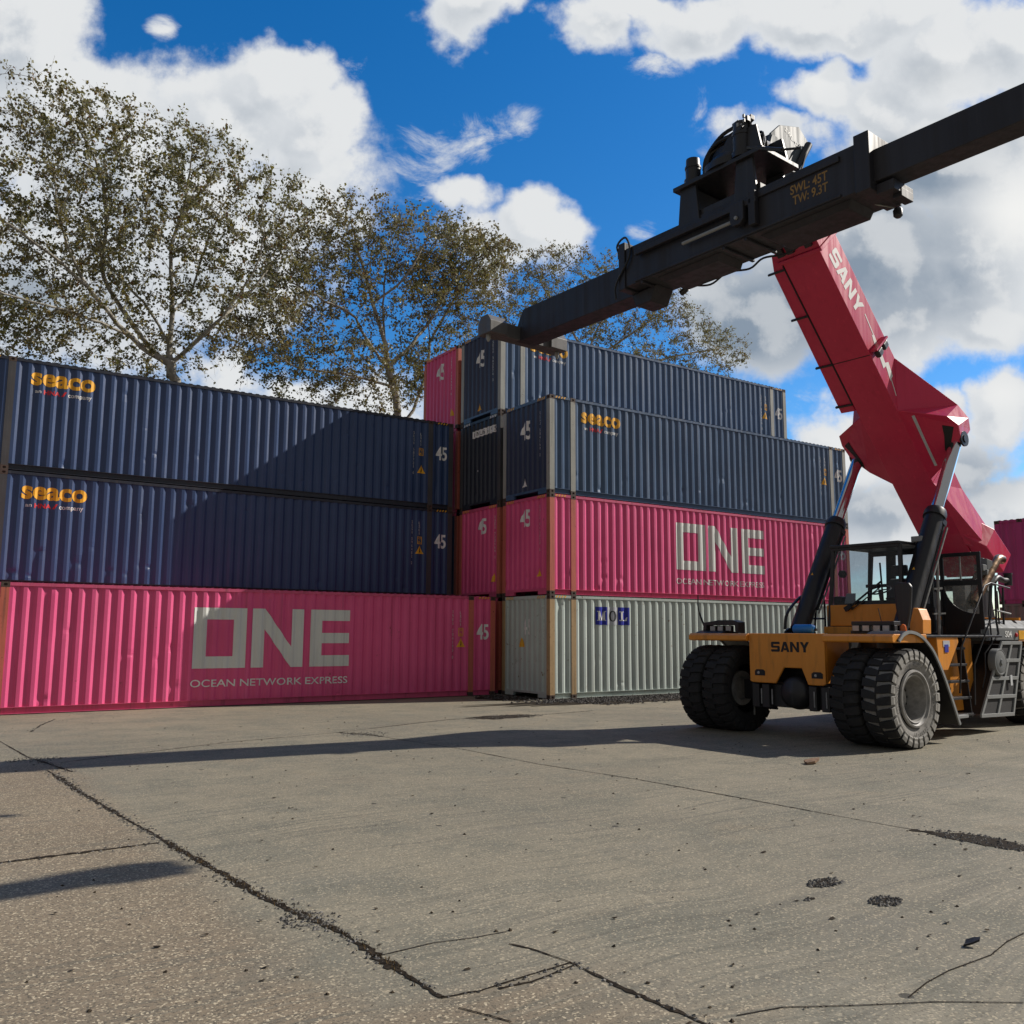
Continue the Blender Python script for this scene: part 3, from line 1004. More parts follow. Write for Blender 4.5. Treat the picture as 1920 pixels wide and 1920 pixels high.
def container(label, X0, Y0, Z0, panel, pst, rail, group, seed, rz=0.0, full=True, name='shipping_container', endm=None):
    root = empty(name, (X0, Y0, Z0), label, 'container', group, rz)
    BASE[root.name] = Vector((0, 0, 0))
    H, W, L = CH, CW, CL
    # long sides
    vs, fs = sheet(SX[:len(SECT[0][0])], SD[:len(SECT[0][0])], 0.165, H - 0.08, seed, 8, 1)
    m = MB(); m.add(vs, fs)
    a, b = SECT[1]
    vs, fs = sheet(a, b, 0.165, H - 0.08, seed + 1, 10, 16); m.add(vs, fs)
    a, b = SECT[2]
    vs, fs = sheet(a, b, 0.165, H - 0.08, seed + 2, 8, 1); m.add(vs, fs)
    m.build('side_panel', panel, root, recalc=False)
    def back():
        q = MB()
        for a, b in SECT:
            vs, fs = sheet(a, b, 0.165, H - 0.08, 5, 3, 0)
            q.add([(x, W - y, z) for x, y, z in vs], fs)
        return q
    place('side_panel', cmesh('side_sheet_back', back, panel), root)
    # ends
    vs, fs = sheet(EY, ED, 0.185, H - 0.095, seed + 3, 8, 4, 0.003)
    m = MB(); m.add([(d, y, z) for y, d, z in vs], fs)
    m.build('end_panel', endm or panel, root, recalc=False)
    def far_end():
        q = MB()
        vs, fs = sheet(EY, ED, 0.185, H - 0.095, 9, 3, 0)
        q.add([(L - d, y, z) for y, d, z in vs], fs)
        return q
    place('end_panel', cmesh('end_sheet_back', far_end, panel), root)
    place('rail_frame', cmesh('rail_frame', rails, rail), root)
    place('roof', cmesh('roof_sheet', roof, panel), root)
    place('underframe', cmesh('underframe', underside, M['blue_dark']), root)
    pm = cmesh('corner_post', lambda: post(0.17), pst)
    cm = cmesh('corner_casting', casting_mesh, M['cast'])
    z0 = 0.118
    for x, sx in ((0, 1), (L, -1)):
        for y, sy in ((0, 1), (W, -1)):
            place('corner_post', pm, root, (x + 0.002 * sx, y + 0.002 * sy, z0), (sx, sy, 1))
            if full:
                place('corner_casting', cm, root, (x, y, 0), (sx, sy, 1))
                place('corner_casting', cm, root, (x, y, H), (sx, sy, -1))
    for x, sx in ((0.762, 1), (L - 0.762, -1)):
        for y, sy in ((0, 1), (W, -1)):
            place('side_post', pm, root, (x + 0.002 * sx, y + 0.002 * sy, z0), (sx, sy, 1))
            if full:
                place('corner_casting', cm, root, (x, y, 0), (sx, sy, 1))
                place('corner_casting', cm, root, (x, y, H), (sx, sy, -1))
    return root

def on_side(u, v):
    return (u, side_depth(u) - 0.006, v)
def on_end(u, v):          # u runs to the right as seen from outside = decreasing y
    y = CW - u
    return (end_depth(y) - 0.006, y, v)
END_BREAKS = [CW - y for y in EY]

def hazard(root, ends=True, side=True, col='yellow_mark'):
    f = Flat()
    if side:
        for x0 in (0.20, CL - 0.60):
            for k in range(4):
                x = x0 + k * 0.10
                f.poly([(x, CH - 0.078), (x + 0.045, CH - 0.078), (x + 0.085, CH - 0.018), (x + 0.04, CH - 0.018)])
        f.lay('hazard_stripe', M[col], root, lambda u, v: (u, 0.0015, v))
    if ends:
        f = Flat()
        for x0 in (0.22, CW - 0.62):
            for k in range(4):
                x = x0 + k * 0.10
                f.poly([(x, CH - 0.095), (x + 0.045, CH - 0.095), (x + 0.085, CH - 0.016), (x + 0.04, CH - 0.016)])
        f.lay('hazard_stripe', M[col], root, lambda u, v: (0.0015, CW - u, v))

def side_marks(root, serial, tri=(12.53, 1.53), ybox=1.84, iso='L5G1', mat='white_mark', n45=(13.08, 1.62, 13.48, 2.08), sx=12.26, ser=True):
    Flat().text('45', *n45, bold=0.02).lay('size_number', M[mat], root, on_side, SX)
    if ser:
        f = Flat().stack(serial, sx, 2.47, 0.085, 0.113)
        f.stack(iso, 12.51, 2.44, 0.085, 0.113)
        f.lay('serial_lettering', M[mat], root, on_side, SX)
    x, z = 12.53, ybox
    f = Flat()
    f.rect(x - 0.09, z - 0.12, x + 0.09, z - 0.10).rect(x - 0.09, z + 0.10, x + 0.09, z + 0.12).rect(x - 0.09, z - 0.0999, x - 0.07, z + 0.0999).rect(x + 0.07, z - 0.0999, x + 0.09, z + 0.0999)
    f.text('9', x - 0.05, z + 0.01, x + 0.05, z + 0.09).text('6', x - 0.05, z - 0.09, x + 0.05, z - 0.01)
    f.lay('height_label', M['yellow_mark'], root, on_side, SX)
    x, z = tri
    Flat().poly([(x - 0.15, z - 0.12), (x + 0.15, z - 0.12), (x, z + 0.15)]).lay('warning_label', M['yellow_mark'], root, on_side, SX)
    g = Flat()
    for p in ((-0.165, -0.13), (0.165, -0.13), (0, 0.17)):
        pass
    g.poly([(x - 0.012, z - 0.01), (x + 0.03, z - 0.01), (x + 0.005, z + 0.07)]).poly([(x - 0.03, z - 0.075), (x + 0.012, z - 0.075), (x + 0.03, z - 0.015), (x - 0.012, z - 0.015)])
    g.lay('warning_symbol', M['black_mark'], root, lambda u, v: (u, side_depth(u) - 0.009, v), SX)

def end_marks(root, serial, n45=(0.94, 1.76, 1.44, 2.33), su=1.94, stop=2.48, tri=(1.15, 0.46), mat='white_mark', tcol='yellow_mark'):
    if n45:
        Flat().text('45', *n45, bold=0.02).lay('size_number', M[mat], root, on_end, END_BREAKS)
    if serial:
        Flat().stack(serial, su, stop, 0.085, 0.108).lay('serial_lettering', M[mat], root, on_end, END_BREAKS)
    if tri:
        x, z = tri
        Flat().poly([(x - 0.13, z - 0.12), (x + 0.13, z - 0.12), (x, z + 0.15)]).lay('warning_label', M[tcol], root, on_end, END_BREAKS)

def seaco(root, dx=0.0, dz=0.0):
    b = SX
    Flat().text('seaco', 1.29 + dx, 2.24 + dz, 2.80 + dx, 2.58 + dz, bold=0.035).lay('logo_lettering', M['yellow_mark'], root, on_side, b)
    f = Flat().text('an', 1.40 + dx, 2.05 + dz, 1.54 + dx, 2.115 + dz, bold=0.01).text('company', 2.16 + dx, 2.00 + dz, 2.72 + dx, 2.115 + dz, bold=0.01)
    f.lay('small_lettering', M['white_mark'], root, on_side, b)
    f = Flat().text('HNA', 1.60 + dx, 2.03 + dz, 1.98 + dx, 2.15 + dz, bold=0.03)
    f.poly([(2.00 + dx, 2.03 + dz), (2.06 + dx, 2.03 + dz), (2.13 + dx, 2.16 + dz), (2.08 + dx, 2.16 + dz)])
    f.lay('red_lettering', M['red_mark'], root, on_side, b)

def one_logo(root):
    f = Flat()
    zt, zb = 2.41, 0.925
    # O
    f.rect(4.94, zb, 5.26, zt).rect(5.92, zb, 6.24, zt).rect(5.26, zt - 0.29, 5.92, zt).rect(5.26, zb, 5.92, zb + 0.29)
    # N
    f.rect(6.39, zb, 6.71, zt).rect(7.42, zb, 7.74, zt)
    f.poly([(6.71, zt), (6.71, zt - 0.52), (7.42, zb), (7.42, zb + 0.52)])
    # E
    f.rect(7.93, zb, 8.25, zt).rect(8.25, zt - 0.29, 9.04, zt).rect(8.25, zb, 9.04, zb + 0.29).rect(8.25, 1.53, 9.03, 1.80)
    f.lay('logo_lettering', M['white_big'], root, on_side, SX)
    Flat().text('OCEAN NETWORK EXPRESS', 4.92, 0.475, 9.02, 0.655, bold=0.008).lay('small_lettering', M['white_mark'], root, on_side, SX)

G1 = 'containers of the right-hand stack'
G2 = 'containers of the left-hand stack'
XB = -0.346 - CL
XA = -0.313 - CL
R2Y, R3Y = 2.60, 5.20
# --- right-hand block, front row
c = container('rusty pale grey container on the ground with blue and white letter squares', 0, 0, 0, M['mol'], M['mol_post'], M['mol'], G1, 11)
hazard(c)
end_marks(c, 'MOLU 580067', n45=(1.10, 1.77, 1.46, 2.23), su=2.09, stop=2.62, tri=(1.02, 1.54))
f = Flat().rect(1.67, 2.07, 2.09, 2.59).rect(2.53, 2.07, 2.955, 2.59)
f.lay('logo_square', M['navy_mark'], c, on_side, SX)
f = Flat().rect(2.091, 2.07, 2.529, 2.59)
f.lay('logo_square', M['pale_mark'], c, on_side, SX)
up9 = lambda u, v: (u, side_depth(u) - 0.010, v)
f = Flat()
def letter_M(f, x, z, w, h):
    s = w * 0.22
    f.rect(x + 0.04 * w, z, x + 0.04 * w + s * 0.8, z + h).rect(x + w * 0.96 - s, z, x + w * 0.96, z + h)
    f.poly([(x + 0.04 * w, z + h), (x + 0.04 * w + s, z + h), (x + w * 0.56, z), (x + w * 0.44, z)])
    f.poly([(x + w * 0.96 - s * 0.9, z + h), (x + w * 0.96, z + h), (x + w * 0.56, z), (x + w * 0.47, z)])
    f.rect(x - 0.06 * w, z, x + 0.30 * w, z + h * 0.08).rect(x + 0.66 * w, z, x + 1.06 * w, z + h * 0.08)
    f.rect(x - 0.06 * w, z + h * 0.92, x + 0.14 * w, z + h).rect(x + 0.90 * w, z + h * 0.92, x + 1.06 * w, z + h)
letter_M(f, 1.74, 2.19, 0.29, 0.28)
f.rect(2.62, 2.19, 2.69, 2.47).rect(2.57, 2.445, 2.74, 2.47).rect(2.57, 2.19, 2.86, 2.22).poly([(2.80, 2.22), (2.86, 2.22), (2.875, 2.30), (2.85, 2.30)])
f.lay('logo_lettering', M['white_mark'], c, up9, SX)
f = Flat()
for k in range(24):
    a = 2 * math.pi * k / 24; b = 2 * math.pi * (k + 1) / 24
    f.poly([(2.31 + 0.14 * math.cos(a), 2.325 + 0.155 * math.sin(a)), (2.31 + 0.14 * math.cos(b), 2.325 + 0.155 * math.sin(b)),
            (2.31 + 0.058 * math.cos(b), 2.325 + 0.13 * math.sin(b)), (2.31 + 0.058 * math.cos(a), 2.325 + 0.13 * math.sin(a))])
f.lay('logo_lettering', M['black_mark'], c, up9, SX)

c = container('faded pink container with big white logo, lying on the rusty grey container', 0, 0, CH, M['pink'], M['pink_post'], M['pink_rail'], G1, 23)
hazard(c)
one_logo(c)
side_marks(c, 'ONEU 716528 4')
end_marks(c, 'ONEU 716528 4', n45=(0.94, 2.03, 1.42, 2.55), su=1.93, stop=2.60, tri=(1.90, 0.66))
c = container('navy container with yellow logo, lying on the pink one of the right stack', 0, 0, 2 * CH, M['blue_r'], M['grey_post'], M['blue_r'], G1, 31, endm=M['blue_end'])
hazard(c)
seaco(c, -0.12, -0.04)
side_marks(c, 'SEGU 584160 2', tri=(12.45, 1.56), ybox=1.91)
end_marks(c, 'SEGU 584160 2', tri=(1.15, 0.46), tcol='white_mark')

# --- right-hand block, second row (only the upper three show)
c = container('container on the ground hidden behind the rusty grey container', 0.0, R2Y, 0, M['pink'], M['pink_post'], M['pink_rail'], G1, 41, full=False)
c = container('pink container under the almost black one, showing only its rusty posted end', 0, R2Y, CH, M['pink'], M['pink_post'], M['pink_rail'], G1, 43)
hazard(c, side=False)
end_marks(c, 'ONEU 723164 1', n45=(1.17, 2.02, 1.60, 2.53), su=2.10, stop=2.55, tri=(2.08, 0.61))
c = container('almost black container with a strip of white letter stickers across its end', 0, R2Y, 2 * CH, M['blue_dark'], M['blue_post'], M['blue_dark'], G1, 47)
hazard(c, side=False, col='white_mark')
f = Flat()
fl = Flat()
for k, ch in enumerate('MNU6695'):
    u = 0.76 + k * 0.205
    f.rect(u, 2.33, u + 0.198, 2.56)
    fl.text(ch, u + 0.05, 2.37, u + 0.15, 2.52, 0.01)
f.rect(0.86, 1.62, 0.91, 1.86).rect(1.04, 1.20, 1.07, 1.24)
f.lay('letter_sticker', M['white_mark'], c, on_end, END_BREAKS)
fl.lay('sticker_lettering', M['black_mark'], c, lambda u, v: (end_depth(CW - u) - 0.010, CW - u, v), END_BREAKS)
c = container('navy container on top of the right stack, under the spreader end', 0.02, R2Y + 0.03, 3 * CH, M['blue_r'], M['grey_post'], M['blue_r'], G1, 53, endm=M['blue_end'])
hazard(c)
seaco(c, -0.12, -0.04)
side_marks(c, 'SEGU 562074 3', tri=(12.46, 1.65), ybox=2.0)
end_marks(c, 'SEGU 562074 3', tri=(1.15, 0.44), su=1.97, stop=2.45)

# --- right-hand block, third row
for k in range(3):
    container('lower container of the third row, hidden behind the left-hand stack', 0.0, R3Y, k * CH, M['pink'] if k != 1 else M['blue'], M['pink_post'], M['pink_rail'], G1, 61 + k, full=False)
c = container('small looking pink container end beside the tree trunk, highest and farthest back', 0, R3Y + 0.05, 3 * CH, M['pink'], M['pink_post'], M['pink_rail'], G1, 67)
hazard(c, side=False)
end_marks(c, 'ONEU 719903 6', n45=(0.90, 1.93, 1.46, 2.52), su=1.97, stop=2.57, tri=(2.0, 0.61))

# --- left-hand block
c = container('long pink container on the concrete with a big white logo, half in shadow', XA, 2.315, 0, M['pink'], M['pink_post'], M['pink_rail'], G2, 71)
hazard(c)
one_logo(c)
side_marks(c, 'ONEU 704195 0')
container('container on the ground hidden behind the long pink one', XB, 4.906, 0, M['pink'], M['pink_post'], M['pink_rail'], G2, 73, full=False)
c = container('long navy container directly above the long pink one, middle of its stack', XB, 4.906, CH, M['blue'], M['blue_post'], M['blue_rail'], G2, 79)
hazard(c)
seaco(c, -0.02, -0.04)
side_marks(c, 'SEGU 596482 2')
c = container('long navy container just below the trees, topmost of the left stack', XB, 4.906, 2 * CH, M['blue'], M['blue_post'], M['blue_rail'], G2, 83)
hazard(c)
seaco(c)
side_marks(c, 'SEGU 587721 0', tri=(12.54, 1.24), ybox=1.82)

# --- far stack behind the machine, turned a quarter
G3 = 'containers of the far stack'
container('grey brown container under the shade-darkened pink one behind the machine', 16.3, -4.0, 0, M['brown'], M['brown'], M['brown'], G3, 91, rz=-math.pi / 2, full=False)
container('shade-darkened pink container at the right edge, behind the machine', 16.3, -4.0, CH - 0.02, M['pink_shaded'], M['pink_shaded'], M['pink_shaded'], G3, 93, rz=-math.pi / 2, full=True)
# ------------------------------------------------------------------ trees
def bark_material():
    m, t, b = new_mat('pale_poplar_bark')
    loc, P = obj_coords(t)
    n = t.noise(t.mapping(P, (3, 3, 1.2)), 1.6, 6, 0.65)
    d = t.noise(t.mapping(P, (5, 5, 14)), 0.8, 5, 0.7)
    c = t.mix(t.ramp(n, 0.35, 0.7), (0.24, 0.22, 0.18, 1), (0.46, 0.44, 0.38, 1))
    c = t.mix(t.ramp(d, 0.54, 0.68, 0, 0.85), c, (0.045, 0.038, 0.030, 1))
    t.put(b.inputs['Base Color'], c)
    b.inputs['Roughness'].default_value = 0.85
    b.inputs['Specular IOR Level'].default_value = 0.2
    return m

def leaf_material():
    m = bpy.data.materials.new('poplar_leaves')
    m.use_nodes = True
    t = NT(m.node_tree)
    for n in list(t.n):
        t.n.remove(n)
    out = t.new('ShaderNodeOutputMaterial')
    geo = t.new('ShaderNodeNewGeometry')
    tc = t.new('ShaderNodeTexCoord')
    rnd = geo.outputs['Random Per Island']
    clump = t.noise(tc.outputs['Object'], 0.45, 4, 0.6)
    c = t.mix(t.ramp(rnd, 0.0, 1.0, smooth=False), (0.095, 0.100, 0.018, 1), (0.250, 0.215, 0.048, 1))
    c = t.mix(t.ramp(clump, 0.42, 0.66, 0, 0.75), c, (0.240, 0.170, 0.050, 1))
    c = t.mix(t.math('GREATER_THAN', rnd, 0.90), c, (0.16, 0.08, 0.03, 1))
    c = t.mix(t.math('MULTIPLY', geo.outputs['Backfacing'], 0.5), c, (0.30, 0.31, 0.23, 1))
    df = t.new('ShaderNodeBsdfDiffuse'); t.put(df.inputs[0], c)
    tl = t.new('ShaderNodeBsdfTranslucent'); t.put(tl.inputs[0], c)
    gl = t.new('ShaderNodeBsdfGlossy'); gl.inputs['Roughness'].default_value = 0.4
    gl.inputs[0].default_value = (0.9, 0.9, 0.85, 1)
    a = t.new('ShaderNodeMixShader'); a.inputs[0].default_value = 0.38
    t.l.new(df.outputs[0], a.inputs[1]); t.l.new(tl.outputs[0], a.inputs[2])
    b = t.new('ShaderNodeMixShader'); b.inputs[0].default_value = 0.025
    t.l.new(a.outputs[0], b.inputs[1]); t.l.new(gl.outputs[0], b.inputs[2])
    t.l.new(b.outputs[0], out.inputs[0])
    return m

M['bark'] = bark_material()
M['leaf'] = leaf_material()

def fast_mesh(name, verts, faces4, mat):
    me = bpy.data.meshes.new(name)
    nv = len(verts); nf = len(faces4)
    me.vertices.add(nv)
    me.vertices.foreach_set('co', np.asarray(verts, dtype=np.float32).ravel())
    me.loops.add(nf * 4)
    me.loops.foreach_set('vertex_index', np.asarray(faces4, dtype=np.int32).ravel())
    me.polygons.add(nf)
    me.polygons.foreach_set('loop_start', np.arange(0, nf * 4, 4, dtype=np.int32))
    me.update(calc_edges=True)
    me.validate()
    me.materials.append(mat)
    return me

def tree(name, label, Y, limbs, blobs, n_att, seed, leaf=0.085, leafiness=1.0, group='trees behind the container stacks', tip=0.0085, expo=1.93, up=0.10, D=0.40):
    rng = np.random.default_rng(seed)
    base = at(limbs[0][0][0], limbs[0][0][1], Y)
    base.z = 0.0
    root = empty(name, base, label, 'tree', group)
    sc = ((base - CAM).dot(CF)) / FPX            # metres per photo pixel at the tree
    # skeleton: trunk and main limbs
    pos = []; par = []
    def add(p, q):
        pos.append(np.array(p, float)); par.append(q); return len(pos) - 1
    for li, l in enumerate(limbs):
        yo = 0.0
        pts = []
        for k, p in enumerate(l):
            off = (p[2] if len(p) > 2 else 0.0)
            v = at(p[0], p[1], Y + off)
            pts.append(v)
        if li == 0:
            pts = [Vector((base.x, base.y, 0.0))] + pts
            last = -1
        else:
            A = np.array(pos)
            last = int(np.argmin(((A - np.array(pts[0])) ** 2).sum(1)))
            pts = [Vector(pos[last])] + pts[1:]
        sp = smooth_pts(pts, 8)
        acc = 0.0
        prev = sp[0]
        if li == 0:
            last = add(sp[0], -1)
        for q in sp[1:]:
            acc += (q - prev).length
            prev = q
            if acc >= D * 0.9:
                acc = 0.0
                j = rng.normal(0, 0.025, 3)
                last = add(np.array(q) + j, last)
    # attractors
    att = []
    vol = np.array([b[2] * b[3] * (b[4] if len(b) > 4 else 1.0) for b in blobs], float)
    cnt = (vol / vol.sum() * n_att).astype(int)
    for b, n in zip(blobs, cnt):
        c = np.array(at(b[0], b[1], Y + (b[5] if len(b) > 5 else 0.0)))
        rx = b[2] * sc; rz = b[3] * sc; ry = min(rx, rz) * 0.95 + 0.6
        u = rng.normal(size=(n, 3)); u /= np.linalg.norm(u, axis=1)[:, None]
        r = rng.random(n) ** (1 / 2.6)
        right = np.array([CR.x, CR.y, 0.0]); right /= np.linalg.norm(right)
        fwd = np.array([-right[1], right[0], 0.0])
        att.append(c + (u[:, :1] * right) * (r[:, None] * rx) + (u[:, 1:2] * fwd) * (r[:, None] * ry) + np.array([0, 0, 1.0]) * (u[:, 2:3] * r[:, None] * rz))
    att = np.concatenate(att)
    att = att[att[:, 2] > 3.0]
    P = np.array(pos)
    nd = np.full(len(att), 1e9); ni = np.zeros(len(att), int)
    def upd(idx, pts):
        d = np.linalg.norm(att[:, None, :] - pts[None, :, :], axis=2)
        k = d.argmin(1); dm = d[np.arange(len(att)), k]
        s = dm < nd
        nd[s] = dm[s]; ni[s] = idx[k[s]]
    for k in range(0, len(P), 400):
        upd(np.arange(k, min(k + 400, len(P))), P[k:k + 400])
    kids = {}
    dk = D * 1.7
    for it in range(140):
        act = np.where((nd < 9.0 if it < 40 else nd < 4.0) & (nd > dk))[0]
        if len(act) == 0:
            break
        dirs = {}
        v = att[act] - P[ni[act]]
        v /= np.linalg.norm(v, axis=1)[:, None]
        acc = np.zeros((len(P), 3))
        np.add.at(acc, ni[act], v)
        nodes = np.unique(ni[act])
        newp = []; newpar = []
        for n in nodes:
            d = acc[n]
            l = np.linalg.norm(d)
            if l < 1e-6:
                continue
            d = d / l + np.array([0, 0, up]) + rng.normal(0, 0.13, 3)
            d /= np.linalg.norm(d)
            q = P[n] + d * D
            if any(np.linalg.norm(q - w) < D * 0.45 for w in kids.get(n, [])):
                # already went there: drop the attractors that keep asking
                nd[(ni == n) & (nd < 1e8)] += 0.0
                sel = act[ni[act] == n]
                nd[sel[rng.random(len(sel)) < 0.5]] = 1e-3
                continue
            if len(kids.get(n, [])) >= 3:
                sel = act[ni[act] == n]
                nd[sel] = 1e-3
                continue
            kids.setdefault(n, []).append(q)
            newp.append(q); newpar.append(n)
        if not newp:
            continue
        k0 = len(P)
        P = np.concatenate([P, np.array(newp)])
        par += newpar
        idx = np.arange(k0, len(P))
        for k in range(0, len(idx), 300):
            upd(idx[k:k + 300], P[idx[k:k + 300]])
    N = len(P)
    par = np.array(par)
    # pipe model radii
    ch = [[] for _ in range(N)]
    for i in range(N):
        if par[i] >= 0:
            ch[par[i]].append(i)
    order = []
    st = [0]
    while st:
        i = st.pop(); order.append(i); st += ch[i]
    r = np.zeros(N)
    for i in reversed(order):
        r[i] = tip if not ch[i] else (sum(r[c] ** expo for c in ch[i])) ** (1 / expo) * 1.0
        if ch[i]:
            r[i] = max(r[i], tip * 1.05)
    # tubes
    V = []; F = []
    def tube(pts, rs, n):
        k0 = len(V)
        prev = None
        for i, p in enumerate(pts):
            d = pts[min(i + 1, len(pts) - 1)] - pts[max(i - 1, 0)]
            d = d / (np.linalg.norm(d) + 1e-9)
            if prev is None:
                a = np.cross(d, [0.3, 0.9, 0.1]); a /= np.linalg.norm(a) + 1e-9
            else:
                a = prev - d * (prev @ d); a /= np.linalg.norm(a) + 1e-9
            prev = a
            b = np.cross(d, a)
            for k in range(n):
                t = 2 * math.pi * k / n
                V.append(p + (a * math.cos(t) + b * math.sin(t)) * rs[i])
        for i in range(len(pts) - 1):
            for k in range(n):
                j = (k + 1) % n
                F.append((k0 + i * n + k, k0 + i * n + j, k0 + (i + 1) * n + j, k0 + (i + 1) * n + k))
    starts = [(0, None)]
    while starts:
        i, p0 = starts.pop()
        chain = [i]
        while ch[chain[-1]]:
            cs = sorted(ch[chain[-1]], key=lambda c: -r[c])
            for c in cs[1:]:
                starts.append((c, chain[-1]))
            chain.append(cs[0])
        ids = ([p0] if p0 is not None else []) + chain
        if len(ids) < 2:
            continue
        rs = [r[k] for k in ids]
        if p0 is not None:
            rs[0] = min(rs[0], rs[1] * 1.25)
        if i == 0:
            rs[0] *= 1.25
        mr = max(rs)
        tube([P[k] for k in ids], rs, 9 if mr > 0.12 else (6 if mr > 0.04 else 4))
    # twigs and leaves
    LV = []; 
    thin = np.where(r < 0.024)[0]
    tw_p = []; tw_d = []; 
    for i in thin:
        if par[i] < 0:
            continue
        d = P[i] - P[par[i]]
        d /= np.linalg.norm(d) + 1e-9
        nt = rng.poisson(2.6 * leafiness) + (3 if not ch[i] else 0)
        for k in range(nt):
            e = d * 0.7 + rng.normal(0, 0.6, 3) + np.array([0, 0, 0.25])
            e /= np.linalg.norm(e)
            L = rng.uniform(0.35, 0.95)
            o = P[par[i]] + (P[i] - P[par[i]]) * rng.random()
            m1 = o + e * L * 0.5 + rng.normal(0, 0.03, 3)
            m2 = o + e * L + rng.normal(0, 0.05, 3) + np.array([0, 0, -0.04])
            tube([o, m1, m2], [0.006, 0.0045, 0.003], 3)
            nl = rng.poisson(7.5 * leafiness)
            tt = rng.random(nl)
            pt = np.where(tt[:, None] < 0.5, o + (m1 - o) * (tt[:, None] * 2), m1 + (m2 - m1) * (tt[:, None] * 2 - 1))
            LV.append(pt + rng.normal(0, 0.05, (nl, 3)))
    LP = np.concatenate(LV)
    n = len(LP)
    a = rng.normal(size=(n, 3)); a[:, 2] -= 0.5; a /= np.linalg.norm(a, axis=1)[:, None]
    b = np.cross(a, rng.normal(size=(n, 3))); b /= np.linalg.norm(b, axis=1)[:, None]
    s = leaf * rng.uniform(0.6, 1.25, n)[:, None]
    w = s * 0.42
    tip_ = LP + a * s
    mid = LP + a * s * 0.45
    nrm = np.cross(a, b) * s * 0.12
    quad = np.stack([LP, mid + b * w + nrm, tip_, mid - b * w + nrm], 1).reshape(-1, 3)
    bl = np.array(base)
    me = fast_mesh('trunk', np.array(V) - bl, F, M['bark'])
    me.shade_smooth()
    link('trunk', me, root)
    me = fast_mesh('crown', quad - bl, np.arange(n * 4).reshape(-1, 4), M['leaf'])
    link('crown', me, root)
    print('tree', name, 'nodes', N, 'leaves', n, 'base r %.2f' % r[0])
    return root

# left tree: forked pale trunk, broad crown
tree('poplar_tree', 'tallest tree, at the left, with a forked pale trunk behind the navy containers', 15.0,
     [[(330, 760), (322, 700), (318, 660)],
      [(318, 690), (255, 640, -0.5), (170, 545, -1.2), (130, 470, -1.5), (110, 400, -1.5)],
      [(300, 680), (230, 580, 0.5), (190, 500, 0.8), (200, 400, 1.0), (180, 300, 1.0)],
      [(318, 660), (322, 560), (320, 470), (345, 390), (360, 310)],
      [(320, 640), (270, 570, 1), (215, 510, 2.0), (165, 430, 2.5)],
      [(325, 690), (400, 610, -0.8), (440, 560, -1.0), (480, 500, -1.2), (500, 420, -1.2)],
      [(400, 615, -0.8), (470, 545, 0.5), (530, 470, 1.0)],
      [(250, 640, -0.5), (120, 580, -2.0), (30, 560, -2.5), (-60, 520, -3)],
      [(322, 600), (360, 540, 1.5), (390, 450, 2.0), (420, 380, 2.0)],
      [(170, 545, -1.2), (60, 450, -2), (-20, 400, -2)]],
     [(130, 270, 120, 110, 1.5), (200, 320, 140, 140, 1.3), (60, 400, 140, 150, 1.0), (-60, 460, 140, 160, 0.8), (100, 200, 45, 60, 1.0), (240, 240, 60, 60, 1.2),
      (380, 330, 110, 110, 1.3), (350, 270, 70, 45, 0.9), (420, 420, 100, 110, 1.0), (500, 380, 70, 90, 0.9), (540, 370, 40, 60, 0.9), (530, 480, 90, 110, 0.8), (250, 450, 180, 150, 0.9), (140, 480, 150, 120, 0.7),
      (110, 600, 160, 90, 0.6), (10, 620, 120, 70, 0.6), (420, 600, 130, 100, 0.6), (330, 650, 120, 60, 0.7), (500, 610, 100, 90, 0.6), (180, 680, 150, 50, 0.5), (40, 200, 60, 80, 0.3), (100, 170, 35, 40, 1.2)],
     5600, 5, leaf=0.125, leafiness=1.1)
# middle tree
tree('poplar_tree', 'middle tree, whose pale trunk rises just left of the highest pink container', 17.0,
     [[(745, 800), (740, 740), (728, 690), (722, 640)],
      [(722, 640), (700, 570), (680, 500), (660, 420)],
      [(728, 690), (690, 640, -0.8), (660, 590, -1.0), (600, 560, -1.2), (545, 530, -1.2)],
      [(722, 640), (718, 570, 1.0), (725, 500, 1.2), (735, 430, 1.2)],
      [(728, 685), (790, 625, 0.6), (830, 560, 0.8), (870, 490, 1.0)],
      [(735, 720), (640, 700, -1), (560, 690, -1.4), (490, 650, -1.6)],
      [(700, 575), (760, 520, -0.8), (800, 450, -1)]],
     [(680, 440, 110, 80, 1.4), (620, 460, 90, 90, 1.2), (770, 460, 90, 80, 1.3), (850, 500, 90, 90, 1.2), (900, 520, 70, 80, 1.0), (660, 400, 40, 40, 1.0), (750, 400, 40, 30, 0.9),
      (560, 570, 90, 80, 0.8), (640, 560, 110, 80, 0.8), (780, 570, 100, 70, 0.7), (570, 680, 130, 80, 0.8), (660, 690, 100, 80, 0.8), (890, 600, 80, 60, 0.8), (560, 480, 70, 90, 0.9), (800, 700, 60, 70, 0.7), (480, 620, 70, 70, 0.6), (650, 750, 120, 40, 0.6), (930, 470, 50, 60, 0.9)],
     4800, 9, leaf=0.125, leafiness=1.1)
# slim leaning tree between them
tree('leaning_tree', 'slim tree leaning to the right, close behind the highest pink container', 18.5,
     [[(755, 830), (775, 770), (800, 690), (806, 630), (798, 590)],
      [(806, 640), (840, 580), (880, 520), (920, 470)],
      [(798, 600), (780, 540), (770, 500)]],
     [(870, 470, 80, 60, 1.2), (920, 500, 50, 70, 1.0), (810, 520, 60, 60, 0.9), (840, 430, 50, 40, 1.0), (760, 690, 50, 60, 0.5), (840, 640, 40, 50, 0.4)],
     1300, 14, leaf=0.14, leafiness=1.1)
